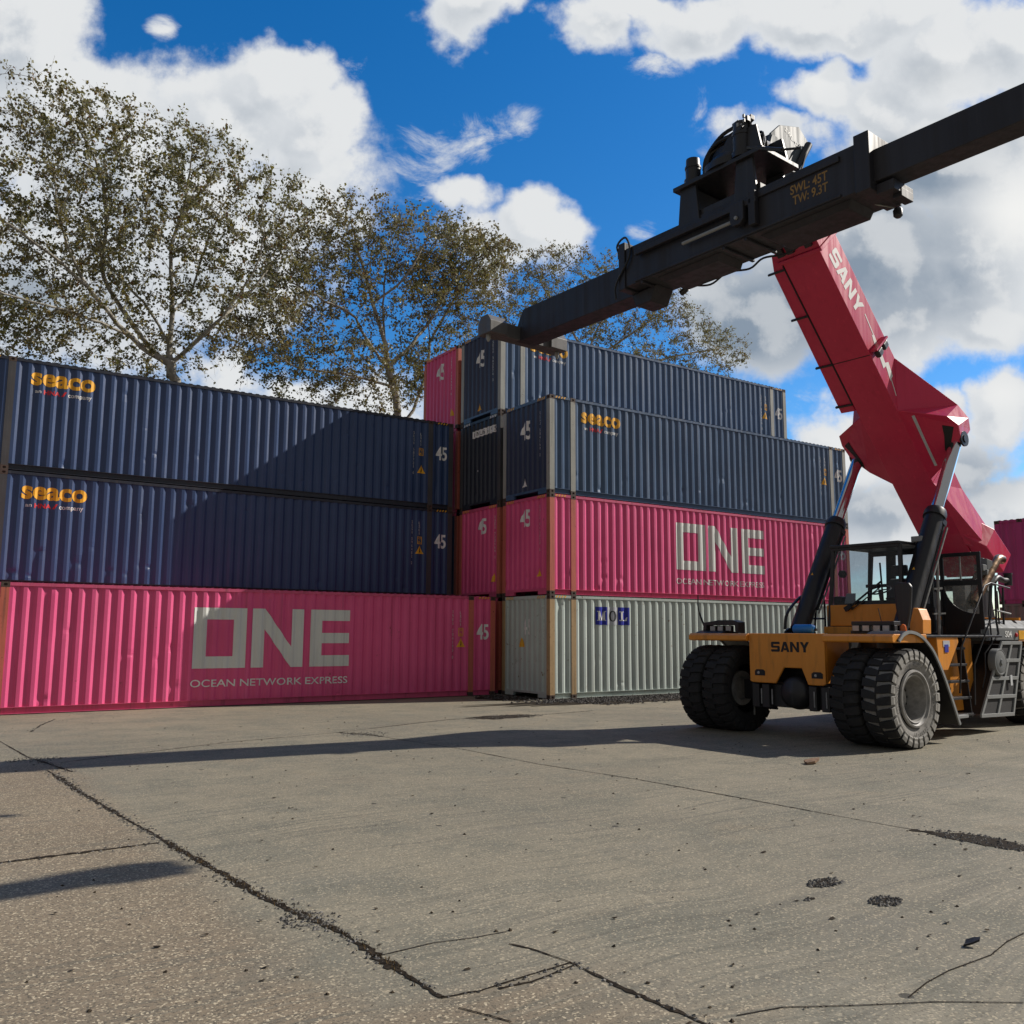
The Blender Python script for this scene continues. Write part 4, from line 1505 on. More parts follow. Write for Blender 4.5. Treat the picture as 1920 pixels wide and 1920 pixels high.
# right tree behind the spreader
tree('poplar_tree', 'tree behind the spreader and the top navy container, with fine bare-looking branches', 24.0,
     [[(1075, 830), (1080, 760), (1090, 700), (1100, 660)],
      [(1100, 660), (1060, 600), (1020, 540), (1000, 490)],
      [(1090, 690), (1150, 650), (1220, 600), (1270, 570)],
      [(1085, 720), (1180, 690), (1280, 665), (1370, 650)],
      [(1100, 660), (1130, 600), (1170, 540), (1190, 500)],
      [(1080, 760), (1040, 690), (990, 640), (950, 600)]],
     [(1010, 510, 50, 50, 1.2), (1070, 500, 60, 45, 1.1), (1120, 510, 50, 40, 0.9), (980, 570, 60, 70, 1.0), (1060, 590, 100, 70, 0.8), (1160, 590, 100, 70, 0.9), (1250, 580, 55, 60, 1.2), (1290, 620, 70, 50, 0.9),
      (1350, 640, 40, 40, 1.1), (1380, 670, 45, 30, 1.1), (1270, 670, 110, 40, 0.7), (1150, 660, 110, 50, 0.5), (1320, 700, 80, 30, 0.6)],
     4600, 21, leaf=0.125, leafiness=0.95, D=0.42)
# ------------------------------------------------------------------ the reach stacker
M['yellow'] = paint('worn yellow machine paint', (0.74, 0.275, 0.030), 0.42, 0.18, 0.25, 0.45, rustcol=(0.10, 0.04, 0.015), dirtcol=(0.12, 0.08, 0.045), streak=(5, 5, 0.8), scale=1.5)
M['red'] = paint('red boom paint', (0.58, 0.024, 0.080), 0.36, 0.02, 0.28, 0.15, dirtcol=(0.12, 0.02, 0.02), bump=0.05)
M['black'] = paint('black machine paint', (0.013, 0.013, 0.016), 0.42, 0.03, 0.5, 0.4, dirtcol=(0.035, 0.033, 0.030), bump=0.05)
M['spreader'] = paint('dark spreader paint', (0.014, 0.0135, 0.019), 0.55, 0.05, 0.4, 0.4, dirtcol=(0.03, 0.028, 0.026), bump=0.05)
M['steel'] = plain('bare grey steel', (0.30, 0.30, 0.29), 0.5, 0.3, var=0.3)
M['head_sheen_paint'] = paint('black boom head paint with sky sheen', (0.085, 0.105, 0.12), 0.55, 0.02, 0.2, 0.15, spec=0.35, bump=0.03)  # glossy black plates: their sky reflection is put into the base colour
M['grey_paint'] = paint('light grey machine paint', (0.24, 0.25, 0.25), 0.6, 0.1, 0.3, 0.5, dirtcol=(0.12, 0.11, 0.10))
M['hood'] = paint('dark grey hood paint', (0.17, 0.178, 0.182), 0.65, 0.08, 0.3, 0.5, spec=0.25, dirtcol=(0.10, 0.095, 0.085))
M['chrome'] = plain('chromed rod', (0.72, 0.73, 0.75), 0.08, 1.0, var=0.03)
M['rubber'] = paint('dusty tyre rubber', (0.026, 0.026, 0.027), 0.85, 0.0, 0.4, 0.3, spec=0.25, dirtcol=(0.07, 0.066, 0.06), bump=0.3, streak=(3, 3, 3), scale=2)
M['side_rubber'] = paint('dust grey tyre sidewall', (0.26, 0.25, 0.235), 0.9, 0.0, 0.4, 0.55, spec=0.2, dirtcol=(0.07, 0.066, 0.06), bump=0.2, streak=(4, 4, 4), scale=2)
M['lug_rubber'] = paint('dusty sunlit tyre lugs', (0.30, 0.29, 0.27), 0.9, 0.0, 0.4, 0.4, spec=0.2, dirtcol=(0.06, 0.058, 0.054), bump=0.2, streak=(4, 4, 4), scale=2)
M['tyre_text'] = plain('dark moulded tyre lettering', (0.035, 0.034, 0.033), 0.8)
M['rim'] = plain('dusty grey rim', (0.30, 0.29, 0.275), 0.6, 0.1, var=0.3)
M['glass'] = glass('cab glass', (0.60, 0.66, 0.70), 0.06, (0.30, 0.32, 0.36))
M['dusty_glass'] = glass('dusty door glass', (0.55, 0.55, 0.55), 0.38, (0.42, 0.40, 0.36), 10)
M['lens'] = plain('lamp lens', (0.42, 0.40, 0.40), 0.12, 0.0, 0.8, var=0.2)
M['orange'] = plain('orange beacon', (0.75, 0.16, 0.02), 0.25)
M['seat'] = plain('grey seat cloth', (0.12, 0.12, 0.13), 0.9)
M['hose'] = plain('black rubber hose', (0.010, 0.010, 0.011), 0.5)
M['exhaust'] = plain('heat tinted exhaust pipe', (0.34, 0.22, 0.13), 0.3, 0.85, var=0.4)
M['dark_mesh'] = plain('dark grille mesh', (0.035, 0.035, 0.038), 0.7, scale=60, var=0.6)
M['paper'] = plain('white paper', (0.6, 0.62, 0.64), 0.8, var=0.05)

CY = -9.5
# the machine stands turned by four degrees; everything below is in its own frame
MTH = R(4.0); MPIV = Vector((-1.28, -11.0, 0))
_rm = Matrix.Rotation(-MTH, 3, 'Z')
mCAM = MPIV + _rm @ (CAM - MPIV); mCR = _rm @ CR; mCU = _rm @ CU; mCF = _rm @ CF
def at(x, y, Y):
    v = mCR * ((x - 960) / FPX) + mCU * ((960 - y) / FPX) + mCF
    return mCAM + v * ((Y - mCAM.y) / v.y)
def mw(p):
    return MPIV + Matrix.Rotation(MTH, 3, 'Z') @ (Vector(p) - MPIV)
RS = empty('reach_stacker', (-1.28, CY, 0.0), 'yellow and red reach stacker with its black spreader raised in front of the containers', 'reach stacker')
RS.location = mw((-1.28, CY, 0)); RS.rotation_euler = (0, 0, MTH)
def part(mb, name, mat, parent=None, **kw):
    return mb.build(name, M[mat], parent or RS, **kw)
Z = Vector((0, 0, 1))

def block_word(f, u0, v0, u1, v1):
    """the heavy wide four-letter maker's word"""
    W = (u1 - u0); H = v1 - v0
    lw = W * 0.235; gap = W * 0.02
    def P(k, pts):
        x0 = u0 + k * (lw + gap)
        f.poly([(x0 + a * lw, v0 + b * H) for a, b in pts])
    # S
    P(0, [(0.08, 0), (0.90, 0), (1.0, 0.10), (1.0, 0.24), (0.0, 0.24), (0.0, 0.06)])
    P(0, [(0.72, 0.2401), (1.0, 0.2401), (1.0, 0.50), (0.90, 0.60), (0.72, 0.60)])
    P(0, [(0.10, 0.40), (0.7199, 0.40), (0.7199, 0.60), (0.0, 0.60), (0.0, 0.50)])
    P(0, [(0.0, 0.6001), (0.28, 0.6001), (0.28, 0.76), (0.0, 0.76)])
    P(0, [(0.0, 0.7601), (1.0, 0.7601), (1.0, 0.94), (0.92, 1.0), (0.10, 1.0), (0.0, 0.90)])
    # A
    P(1, [(0.0, 0), (0.27, 0), (0.58, 1.0), (0.34, 1.0)])
    P(1, [(0.73, 0), (1.0, 0), (0.66, 1.0), (0.5801, 1.0), (0.46, 0.72)])
    P(1, [(0.36, 0.17), (0.66, 0.17), (0.60, 0.37), (0.40, 0.37)])
    # N
    P(2, [(0.0, 0), (0.27, 0), (0.27, 1.0), (0.0, 1.0)])
    P(2, [(0.73, 0), (1.0, 0), (1.0, 1.0), (0.73, 1.0)])
    P(2, [(0.2701, 0.64), (0.7299, 0.0), (0.7299, 0.36), (0.2701, 1.0)])
    # Y
    P(3, [(0.36, 0), (0.64, 0), (0.64, 0.40), (0.36, 0.40)])
    P(3, [(0.36, 0.4001), (0.64, 0.4001), (0.30, 1.0), (0.0, 1.0)])
    P(3, [(0.6401, 0.4001), (1.0, 1.0), (0.70, 1.0), (0.47, 0.66)])
    return f

# --- chassis and front
m = MB()
m.box((-1.15, CY - 0.62, 0.72), (6.4, CY + 0.62, 1.74))
m.box((-0.4, CY - 1.05, 1.20), (2.0, CY + 1.05, 1.74))
m.box((-1.3, CY - 0.80, 0.95), (-0.5, CY + 0.80, 1.78))
chassis = part(m, 'chassis', 'black', bevel=0.02)
m = MB()
poly = [(-1.72, -8.75, 1.845), (-1.72, -10.33, 1.845), (-1.72, -10.33, 0.975), (-1.72, -10.27, 0.95), (-1.72, -9.98, 0.95), (-1.72, -9.86, 1.235), (-1.72, -9.49, 1.235), (-1.72, -9.31, 0.95), (-1.72, -8.81, 0.95), (-1.72, -8.75, 0.975)]
m.prism(poly, (0.05, 0, 0))
m.box((-1.6695, -8.78, 0.98), (-0.95, -8.75, 1.842)); m.box((-1.6695, -10.33, 0.98), (-0.95, -10.30, 1.842))
m.box((-1.6695, -10.295, 1.795), (-0.25, -8.785, 1.842))
plate = part(m, 'front_plate', 'yellow', bevel=0.015)
f = block_word(Flat(), 9.24, 1.515, 10.03, 1.695)
o = f.lay('lettering', M['black_mark'], plate, lambda u, v: Vector((-1.724 + 1.28, -u - CY, v)))
for yc, zc in ((-8.98, 1.13), (-10.17, 1.12)):
    q = MB().prism([(-1.727, yc + 0.11, zc - 0.05), (-1.727, yc - 0.11, zc - 0.05), (-1.727, yc - 0.11, zc + 0.03), (-1.727, yc - 0.07, zc + 0.06), (-1.727, yc + 0.07, zc + 0.06), (-1.727, yc + 0.11, zc + 0.03)], (0.006, 0, 0))
    o = part(q, 'lamp_recess', 'black_mark', plate)
    part(MB().lathe((-1.7285, yc + 0.03, zc), (1, 0, 0), [(-0.012, 0.001), (-0.010, 0.02), (0, 0.026)], 14), 'lamp', 'lens', plate)
m = MB()
m.box((-1.55, -10.35, 0.52), (-0.95, -8.65, 0.93))
for y in (-8.80, -9.02, -10.0, -10.25):
    m.box((-1.66, y - 0.10, 0.50), (-1.551, y + 0.06, 0.93))
m.box((-1.45, -10.6, 0.62), (-1.10, -8.4, 0.98))
axle = part(m, 'front_axle', 'black', bevel=0.015)
part(MB().lathe((-1.75, -9.66, 0.80), (1, 0, 0), [(-0.02, 0.001), (0, 0.20), (0.06, 0.27), (0.20, 0.30), (0.30, 0.30)], 28), 'differential', 'black', axle, auto=40)
for y in (-8.96, -9.19, -10.06, -10.30):
    part(MB().box((-1.672, y - 0.012, 0.57), (-1.661, y + 0.012, 0.84)), 'sunlit_bracket', 'steel', axle)  # light grey bars: sunlight on the axle brackets put into the colour
# a short chain under the axle
m = MB()
for k in range(4):
    m.obox((-1.35, -8.55, 0.50 - k * 0.05), (1, 0, 0) if k % 2 else (0, 1, 0), (0, 0, 1), (0, 1, 0) if k % 2 else (1, 0, 0), 0.016, 0.03, 0.006)
part(m, 'chain', 'steel')

# --- mudguards
for s, (ya, yb) in ((1, (-8.745, -7.36)), (-1, (-10.335, -11.62))):
    m = MB()
    m.prism([(-1.76, ya, 1.70), (-1.80, ya, 1.72), (-1.80, ya, 1.80), (-1.74, ya, 1.842), (-0.7, ya, 1.842), (-0.7, ya, 1.70)], (0, yb - ya, 0))
    part(m, 'fender', 'yellow', bevel=0.012)
    prof = smooth_pts([(-1.66, 0, 1.72), (-1.50, 0, 1.825), (-1.28, 0, 1.865), (-1.0, 0, 1.81), (-0.75, 0, 1.68), (-0.51, 0, 1.47), (-0.20, 0, 1.02), (0.19, 0, 0.30)], 5)
    yo = yb + (0.02 if s == 1 else -0.02)
    yi = yo - 0.62 * (1 if s == 1 else -1)
    rings = []
    for p in prof:
        rings.append(p)
    m = MB()
    up = []
    for i, p in enumerate(prof):
        d = (prof[min(i + 1, len(prof) - 1)] - prof[max(i - 1, 0)]).normalized()
        n = Vector((d.z, 0, -d.x)) * -1
        up.append((p, n))
    m.loft([[Vector((p.x, yo, p.z)), Vector((p.x, yi, p.z)), Vector((p.x + n.x * 0.03, yi, p.z + n.z * 0.03)), Vector((p.x + n.x * 0.03, yo, p.z + n.z * 0.03))] for p, n in up])
    mg = part(m, 'mudguard', 'black')
    m = MB()
    m.loft([[Vector((p.x + n.x * a, yo + b, p.z + n.z * a)) for a, b in ((-0.015, -0.004), (-0.015, -0.03 if s == -1 else 0.03), (0.035, -0.03 if s == -1 else 0.03), (0.035, -0.004))] for p, n in up])
    part(m, 'mudguard_lip', 'grey_paint', mg)

# --- wheels
def tyre_mb(c, R0, w, lugs, seed=0.0):
    """tyre with heavy lugs, axis along y, centre c"""
    m = MB()
    h = w / 2
    prof = [(-h * 0.78, R0 * 0.56), (-h * 0.92, R0 * 0.62), (-h * 1.0, R0 * 0.74), (-h * 0.99, R0 * 0.84), (-h * 0.90, R0 * 0.925), (-h * 0.80, R0 * 0.945), (0, R0 * 0.955),
            (h * 0.80, R0 * 0.945), (h * 0.90, R0 * 0.925), (h * 0.99, R0 * 0.84), (h * 1.0, R0 * 0.74), (h * 0.92, R0 * 0.62), (h * 0.78, R0 * 0.56)]
    m.lathe(c, (0, 1, 0), prof, 64)
    return m
def lug_mb(c, R0, w, lugs, a=0, b=9):
    m = MB()
    h = w / 2
    c = Vector(c)
    for side in (-1, 1):
        for k in range(lugs):
            a0 = 2 * math.pi * (k + (0.5 if side > 0 else 0.0)) / lugs
            da = 2 * math.pi / lugs * 0.39
            def pt(y, r, a):
                return c + Vector((math.cos(a) * r, y, math.sin(a) * r))
            tw = 0.05
            rings = []
            for (y, rb, rt, sk, wd) in ((-0.03 * h, 0.93, 0.985, tw, 0.75), (0.45 * h, 0.93, 1.0, tw * 0.5, 0.95), (0.93 * h, 0.90, 0.985, 0, 1.05), (1.03 * h, 0.86, 0.95, 0, 1.04), (1.075 * h, 0.78, 0.87, 0, 0.99), (1.02 * h, 0.755, 0.77, 0, 0.96)):
                y = y * side
                aa = a0 + sk
                rings.append([pt(y, R0 * rb, aa - da * wd), pt(y, R0 * rt, aa - da * wd * 0.86), pt(y, R0 * rt, aa + da * wd * 0.86), pt(y, R0 * rb, aa + da * wd)])
            m.loft(rings[a:b])
    return m
def wheel(hub, side, w=0.50, R0=0.815, lugs=26, text=False):
    """side: -1 outer face towards -y"""
    c = Vector(hub)
    wh = part(lug_mb(c, R0, w, lugs, 0, 4), 'wheel', 'rubber')  # dark tread beside light dusty shoulders: mostly shade put into the colours
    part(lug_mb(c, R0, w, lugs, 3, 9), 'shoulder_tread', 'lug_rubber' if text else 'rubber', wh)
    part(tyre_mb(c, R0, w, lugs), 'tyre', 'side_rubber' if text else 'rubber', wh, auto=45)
    y = side * w / 2
    m = MB()
    s = side
    m.lathe(c, (0, s, 0), [(w * 0.46, R0 * 0.575), (w * 0.52, R0 * 0.565), (w * 0.53, R0 * 0.53), (w * 0.47, R0 * 0.51), (w * 0.44, R0 * 0.485), (w * 0.49, R0 * 0.475), (w * 0.47, R0 * 0.45), (w * 0.05, R0 * 0.42), (-w * 0.20, R0 * 0.40), (-w * 0.18, R0 * 0.28), (-w * 0.05, R0 * 0.25), (-w * 0.03, R0 * 0.0)], 48)
    rim = part(m, 'rim', 'rim', wh, auto=40)
    m = MB()
    for k in range(16):
        a = 2 * math.pi * k / 16
        p = c + Vector((math.cos(a) * R0 * 0.34, s * (-w * 0.19), math.sin(a) * R0 * 0.34))
        m.lathe(p, (0, s, 0), [(0, 0.022), (0.035, 0.022), (0.045, 0.014), (0.046, 0.001)], 6)
    part(m, 'nut_ring', 'black', wh)
    if text:
        f = Flat()
        for word, a_mid, r, hh in (('18.00-25', -80, 0.70, 0.058), ('MATERIAL', 180, 0.68, 0.06), ('TERMINAL', 95, 0.68, 0.06), ('PORTMASTER', 0, 0.685, 0.05)):
            n = len(word)
            for i, chh in enumerate(word):
                ang = R(a_mid) + (i - (n - 1) / 2) * 0.105
                vs, fs, asp = text_geo(chh, 0.01)
                k0 = len(f.v)
                wd = min(0.06, hh * asp) if chh not in '-.' else 0.02
                for a, b in vs:
                    rr = R0 * r + (b - 0.5) * hh * (1 if chh != '.' else 0.25)
                    aa = ang + (a - 0.5) * wd / (R0 * r)
                    f.v.append((aa, rr))
                f.f += [tuple(q + k0 for q in g) for g in fs]
        f.lay('tyre_lettering', M['tyre_text'], wh, lambda u, v: c - BASE[RS.name] + Vector((math.cos(math.pi - u) * v * -1, s * (w / 2 * 1.003 + 0.006), math.sin(u) * v)))
    return wh
HX, HZ = -1.28, 0.80
wheel((HX, -11.43, HZ), -1, text=True)
wheel((HX, -10.86, HZ), -1)
wheel((HX, -7.57, HZ), 1)
wheel((HX, -8.14, HZ), 1)
wheel((4.87, -10.80, HZ), -1, text=True)
wheel((4.87, -8.20, HZ), 1)
part(MB().tube([(4.87, -10.6, 0.8), (4.87, -8.4, 0.8)], 0.16, 16), 'rear_axle', 'black')

# --- deck, lamps, antenna
m = MB()
m.box((-0.249, -11.28, 1.785), (2.9, -7.72, 1.83))
part(m, 'deck', 'black', bevel=0.01)
m = MB()
m.prism([(-1.32, -8.20, 1.845), (-1.32, -8.20, 2.06), (-1.32, -8.07, 2.10), (-1.32, -7.72, 2.10), (-1.32, -7.34, 2.05), (-1.32, -7.32, 1.845), (-1.32, -7.40, 1.845), (-1.32, -7.42, 2.00), (-1.32, -8.12, 2.00), (-1.32, -8.14, 1.845)], (0.22, 0, 0))
lb = part(m, 'lamp_guard', 'black', bevel=0.008)
for y in (-7.56, -7.75, -7.95):
    part(MB().box((-1.30, y - 0.075, 1.875), (-1.22, y + 0.075, 1.99)), 'lamp_housing', 'black', lb, bevel=0.01)
    part(MB().box((-1.306, y - 0.06, 1.885), (-1.3005, y + 0.06, 1.98)), 'lamp', 'lens', lb)
part(MB().tube(smooth_pts([(-1.25, -7.38, 1.845), (-1.25, -7.25, 2.10), (-1.25, -7.16, 2.35), (-1.25, -7.16, 2.62)], 6), [0.02] * 10 + [0.012] * 9, 8), 'antenna', 'hose')
m = MB()
m.box((-1.12, -11.30, 1.845), (-0.98, -10.47, 1.90)); m.box((-1.12, -11.28, 1.99), (-0.90, -10.49, 2.06))
m.box((-1.10, -11.28, 1.9005), (-1.0, -11.22, 1.9895)); m.box((-1.10, -10.55, 1.9005), (-1.0, -10.49, 1.9895))
ln = part(m, 'lamp_guard', 'black', bevel=0.008)
for y in (-10.60, -10.79, -10.99, -11.16):
    part(MB().box((-1.16, y - 0.075, 1.885), (-1.06, y + 0.075, 1.995)), 'lamp_housing', 'black', ln, bevel=0.01)
    part(MB().box((-1.166, y - 0.06, 1.895), (-1.1605, y + 0.06, 1.985)), 'lamp', 'lens', ln)
part(MB().lathe((-1.0, -11.38, 1.845), (0, 0, 1), [(0, 0.05), (0.03, 0.055), (0.12, 0.048), (0.155, 0.03), (0.165, 0.001)], 16), 'beacon', 'orange', auto=40)
# railing behind the front plate, far side
m = MB()
m.tube(smooth_pts([at(1472, 1180, -8.3), at(1476, 1150, -8.3), at(1500, 1120, -8.2), at(1520, 1112, -8.2)], 5), 0.03, 8)
m.tube(smooth_pts([at(1528, 1182, -8.3), at(1530, 1140, -8.3), at(1533, 1115, -8.3), at(1541, 1112, -8.3), at(1546, 1135, -8.3), at(1548, 1184, -8.3)], 5), 0.022, 8)
m.tube([at(1515, 1160, -8.3), at(1548, 1160, -8.3)], 0.02, 6)
m.tube([at(1502, 1183, -8.3), at(1520, 1135, -8.3)], 0.02, 6)
part(m, 'hand_rail', 'black')

# --- cab
XF, XR = 0.85, 2.30
cb = MB()
tz, bz, fl = 3.58, 2.42, 1.83
YL, YN = -8.80, -10.38
ch = 0.16
for (x, y, xt, yt) in ((XF, YL, XF + 0.02, YL - ch), (XF, YN, XF + 0.02, YN), (XR, YL, XR, YL - ch), (XR, YN + 0.15, XR, YN + 0.15)):
    cb.bar((x, y, fl), (xt, yt, tz), 0.075, 0.075)
cb.box((XF - 0.06, YN - 0.02, tz - 0.01), (XR + 0.08, YL - ch + 0.05, tz + 0.05))
cb.bar((XF, YN, tz - 0.03), (XF, YL - ch, tz - 0.03), 0.06, 0.07)
cb.box((XF, YN, fl), (XR, YL, fl + 0.05))
cb.box((XF + 0.03, YL - 0.03, fl + 0.0505), (XR, YL + 0.01, 2.40))
cb.box((XR - 0.03, YN + 0.15, fl + 0.0505), (XR + 0.01, YL, 2.46))
cb.bar((XR, -9.36, 2.46), (XR, -9.40, tz), 0.20, 0.06, up=(1, 0, 0))
cb.bar((XR, -8.86, 2.70), (XR, -8.92, tz), 0.05, 0.05)
cb.bar((XR, -9.36, 2.86), (XR, YL, 2.86), 0.05, 0.07)
cb.box((XR - 0.04, YN + 0.15, tz - 0.10), (XR + 0.02, YL - ch, tz - 0.005))
cab = part(cb, 'cab', 'black', bevel=0.012)
m = MB()
m.prism([(XF - 0.03, YL + 0.02, 2.0), (XF - 0.03, YN + 0.10, 2.0), (XF - 0.03, YN - 0.02, 2.42), (XF - 0.03, YL + 0.02, 2.42)], (0.05, 0, 0))
m.box((XF - 0.20, YN + 0.15, 1.845), (XF - 0.04, YL, 1.985))
part(m, 'front_panel', 'yellow', cab, bevel=0.01)
m = MB().add([(XF - 0.02, YL, bz), (XF - 0.02, YN, bz), (XF, YN, tz - 0.02), (XF, YL - ch, tz - 0.02)], [(0, 1, 2, 3)])
part(m, 'windscreen', 'glass', cab, recalc=False)
m = MB().add([(XF + 0.05, YN, 2.35), (XR - 0.05, YN, 2.35), (XR - 0.05, YN, tz - 0.02), (XF + 0.05, YN, tz - 0.02)], [(0, 1, 2, 3)])
m.add([(XF + 0.05, YL, 2.40), (XR - 0.05, YL, 2.40), (XR - 0.05, YL - ch, tz - 0.02), (XF + 0.05, YL - ch, tz - 0.02)], [(0, 1, 2, 3)])
part(m, 'side_window', 'glass', cab, recalc=False)
m = MB()
m.box((1.60, -9.95, 2.10), (2.10, -9.45, 2.28))
st = part(m, 'seat', 'seat', cab, bevel=0.05)
part(MB().prism([(2.03, -9.93, 2.28), (1.93, -9.93, 2.30), (2.05, -9.88, 2.98), (2.15, -9.88, 2.98)], (0, 0.44, 0)), 'backrest', 'seat', st, bevel=0.05)
part(MB().prism([(2.07, -9.86, 3.03), (2.15, -9.86, 3.03), (2.17, -9.84, 3.26), (2.09, -9.84, 3.26)], (0, 0.34, 0)), 'headrest', 'seat', st, bevel=0.03)
sw = MB()
ctr = Vector((1.40, -9.62, 2.72)); ax = Vector((-0.45, 0, 1)).normalized()
aa = ax.orthogonal().normalized(); bb = ax.cross(aa)
sw.tube([ctr + (aa * math.cos(2 * math.pi * k / 24) + bb * math.sin(2 * math.pi * k / 24)) * 0.21 for k in range(25)], 0.016, 6, caps=False)
for k in range(3):
    an = 2 * math.pi * k / 3
    sw.tube([ctr, ctr + (aa * math.cos(an) + bb * math.sin(an)) * 0.205], 0.012, 6)
sw.tube([ctr, ctr - ax * 0.55 + Vector((-0.1, 0, 0))], 0.035, 8)
part(sw, 'steering_wheel', 'black', cab)
m = MB()
m.box((0.93, -10.30, 2.30), (1.2, -8.86, 2.50)); m.box((0.92, -9.05, 2.45), (1.15, -8.87, 2.60)); m.box((1.0, -10.2, 2.50), (1.15, -9.95, 2.56))
part(m, 'dashboard', 'black', cab, bevel=0.03)
part(MB().prism([(0.895, -9.14, 2.45), (0.895, -9.38, 2.45), (0.915, -9.38, 2.65), (0.915, -9.18, 2.65)], (0.004, 0, 0)), 'paper', 'paper', cab)
m = MB()
m.bar((XF - 0.07, -9.30, 2.36), (XF - 0.07, -10.02, 2.86), 0.035, 0.02, up=(1, 0, 0)); m.bar((XF - 0.07, -9.36, 2.32), (XF - 0.07, -10.04, 2.78), 0.018, 0.02, up=(1, 0, 0))
m.bar((XF - 0.06, -10.03, 2.46), (XF - 0.06, -10.00, 3.22), 0.022, 0.03, up=(1, 0, 0))
m.bar((XF - 0.08, -9.22, 2.32), (XF - 0.08, -9.36, 2.40), 0.09, 0.05, up=(1, 0, 0))
part(m, 'wiper', 'hose', cab)
part(MB().box((1.3, -10.60, 3.63), (1.55, -10.38, 3.74)), 'roof_lamp', 'grey_paint', cab, bevel=0.01)
part(MB().lathe((0.96, -9.08, 3.05), (1, 0, 0), [(-0.04, 0.001), (-0.035, 0.075), (0.03, 0.08), (0.05, 0.04), (0.06, 0.001)], 16), 'fan', 'black', cab, auto=40)

# --- open door
DX = 2.30
y0, y1, z0, z1 = -10.42, -11.23, 1.84, 3.45
m = MB()
fw = 0.075
m.box((DX - 0.02, y0, z0), (DX + 0.02, y0 - fw, z1)); m.box((DX - 0.02, y1 + fw, z0 + 0.1), (DX + 0.02, y1, z1))
m.box((DX - 0.02, y0 - fw - 0.0005, z1 - fw), (DX + 0.02, y1 + fw + 0.0005, z1)); m.box((DX - 0.02, y0 - fw - 0.0005, 2.80), (DX + 0.02, y1 + fw + 0.0005, 2.90))
# lower panel with the curved window cut
cur = []
for k in range(13):
    a = math.pi / 2 * k / 12
    cur.append((DX - 0.015, (y1 + fw + 0.001) + (y0 - y1 - 2 * fw - 0.002) * math.cos(a), 2.799 - 0.56 * math.sin(a)))
pan = [(DX - 0.015, y0 - fw - 0.001, 2.798), (DX - 0.015, y0 - fw - 0.001, z0)] + [(DX - 0.015, y1 + fw + 0.001, z0 + 0.02)] + list(reversed(cur))[:-1]
m.prism(pan, (0.03, 0, 0))
door = part(m, 'door', 'black', bevel=0.006)
ym = (y0 + y1) / 2
m = MB().add([(DX, y0 - fw, 2.90), (DX, ym + 0.012, 2.90), (DX, ym + 0.012, z1 - fw), (DX, y0 - fw, z1 - fw)], [(0, 1, 2, 3)])
part(m, 'window', 'dusty_glass', door, recalc=False)
m = MB().add([(DX + 0.008, ym - 0.012, 2.90), (DX + 0.008, y1 + fw, 2.90), (DX + 0.008, y1 + fw, z1 - fw), (DX + 0.008, ym - 0.012, z1 - fw)], [(0, 1, 2, 3)])
part(m, 'window', 'dusty_glass', door, recalc=False)
part(MB().box((DX - 0.01, ym - 0.0115, 2.90), (DX + 0.015, ym + 0.0115, z1 - fw)), 'window_bar', 'steel', door)
m = MB().add([(DX, c[1], c[2]) for c in cur] + [(DX, y1 + fw, 2.80)], [tuple(range(14))])
part(m, 'window', 'dusty_glass', door, recalc=False)
part(MB().tube([(DX - 0.05, y0 - 0.02, 2.0), (DX - 0.05, y0 - 0.02, 2.75)], 0.018, 8), 'handle', 'black', door)
# vertical grab pole with its brackets
m = MB().tube([at(1757, 1052, -10.75), at(1761, 1192, -10.75)], 0.03, 10)
m.bar(at(1750, 1104, -10.75), at(1766, 1103, -10.75), 0.03, 0.04); m.bar(at(1750, 1151, -10.75), at(1772, 1150, -10.75), 0.03, 0.03)
part(m, 'grab_pole', 'steel')

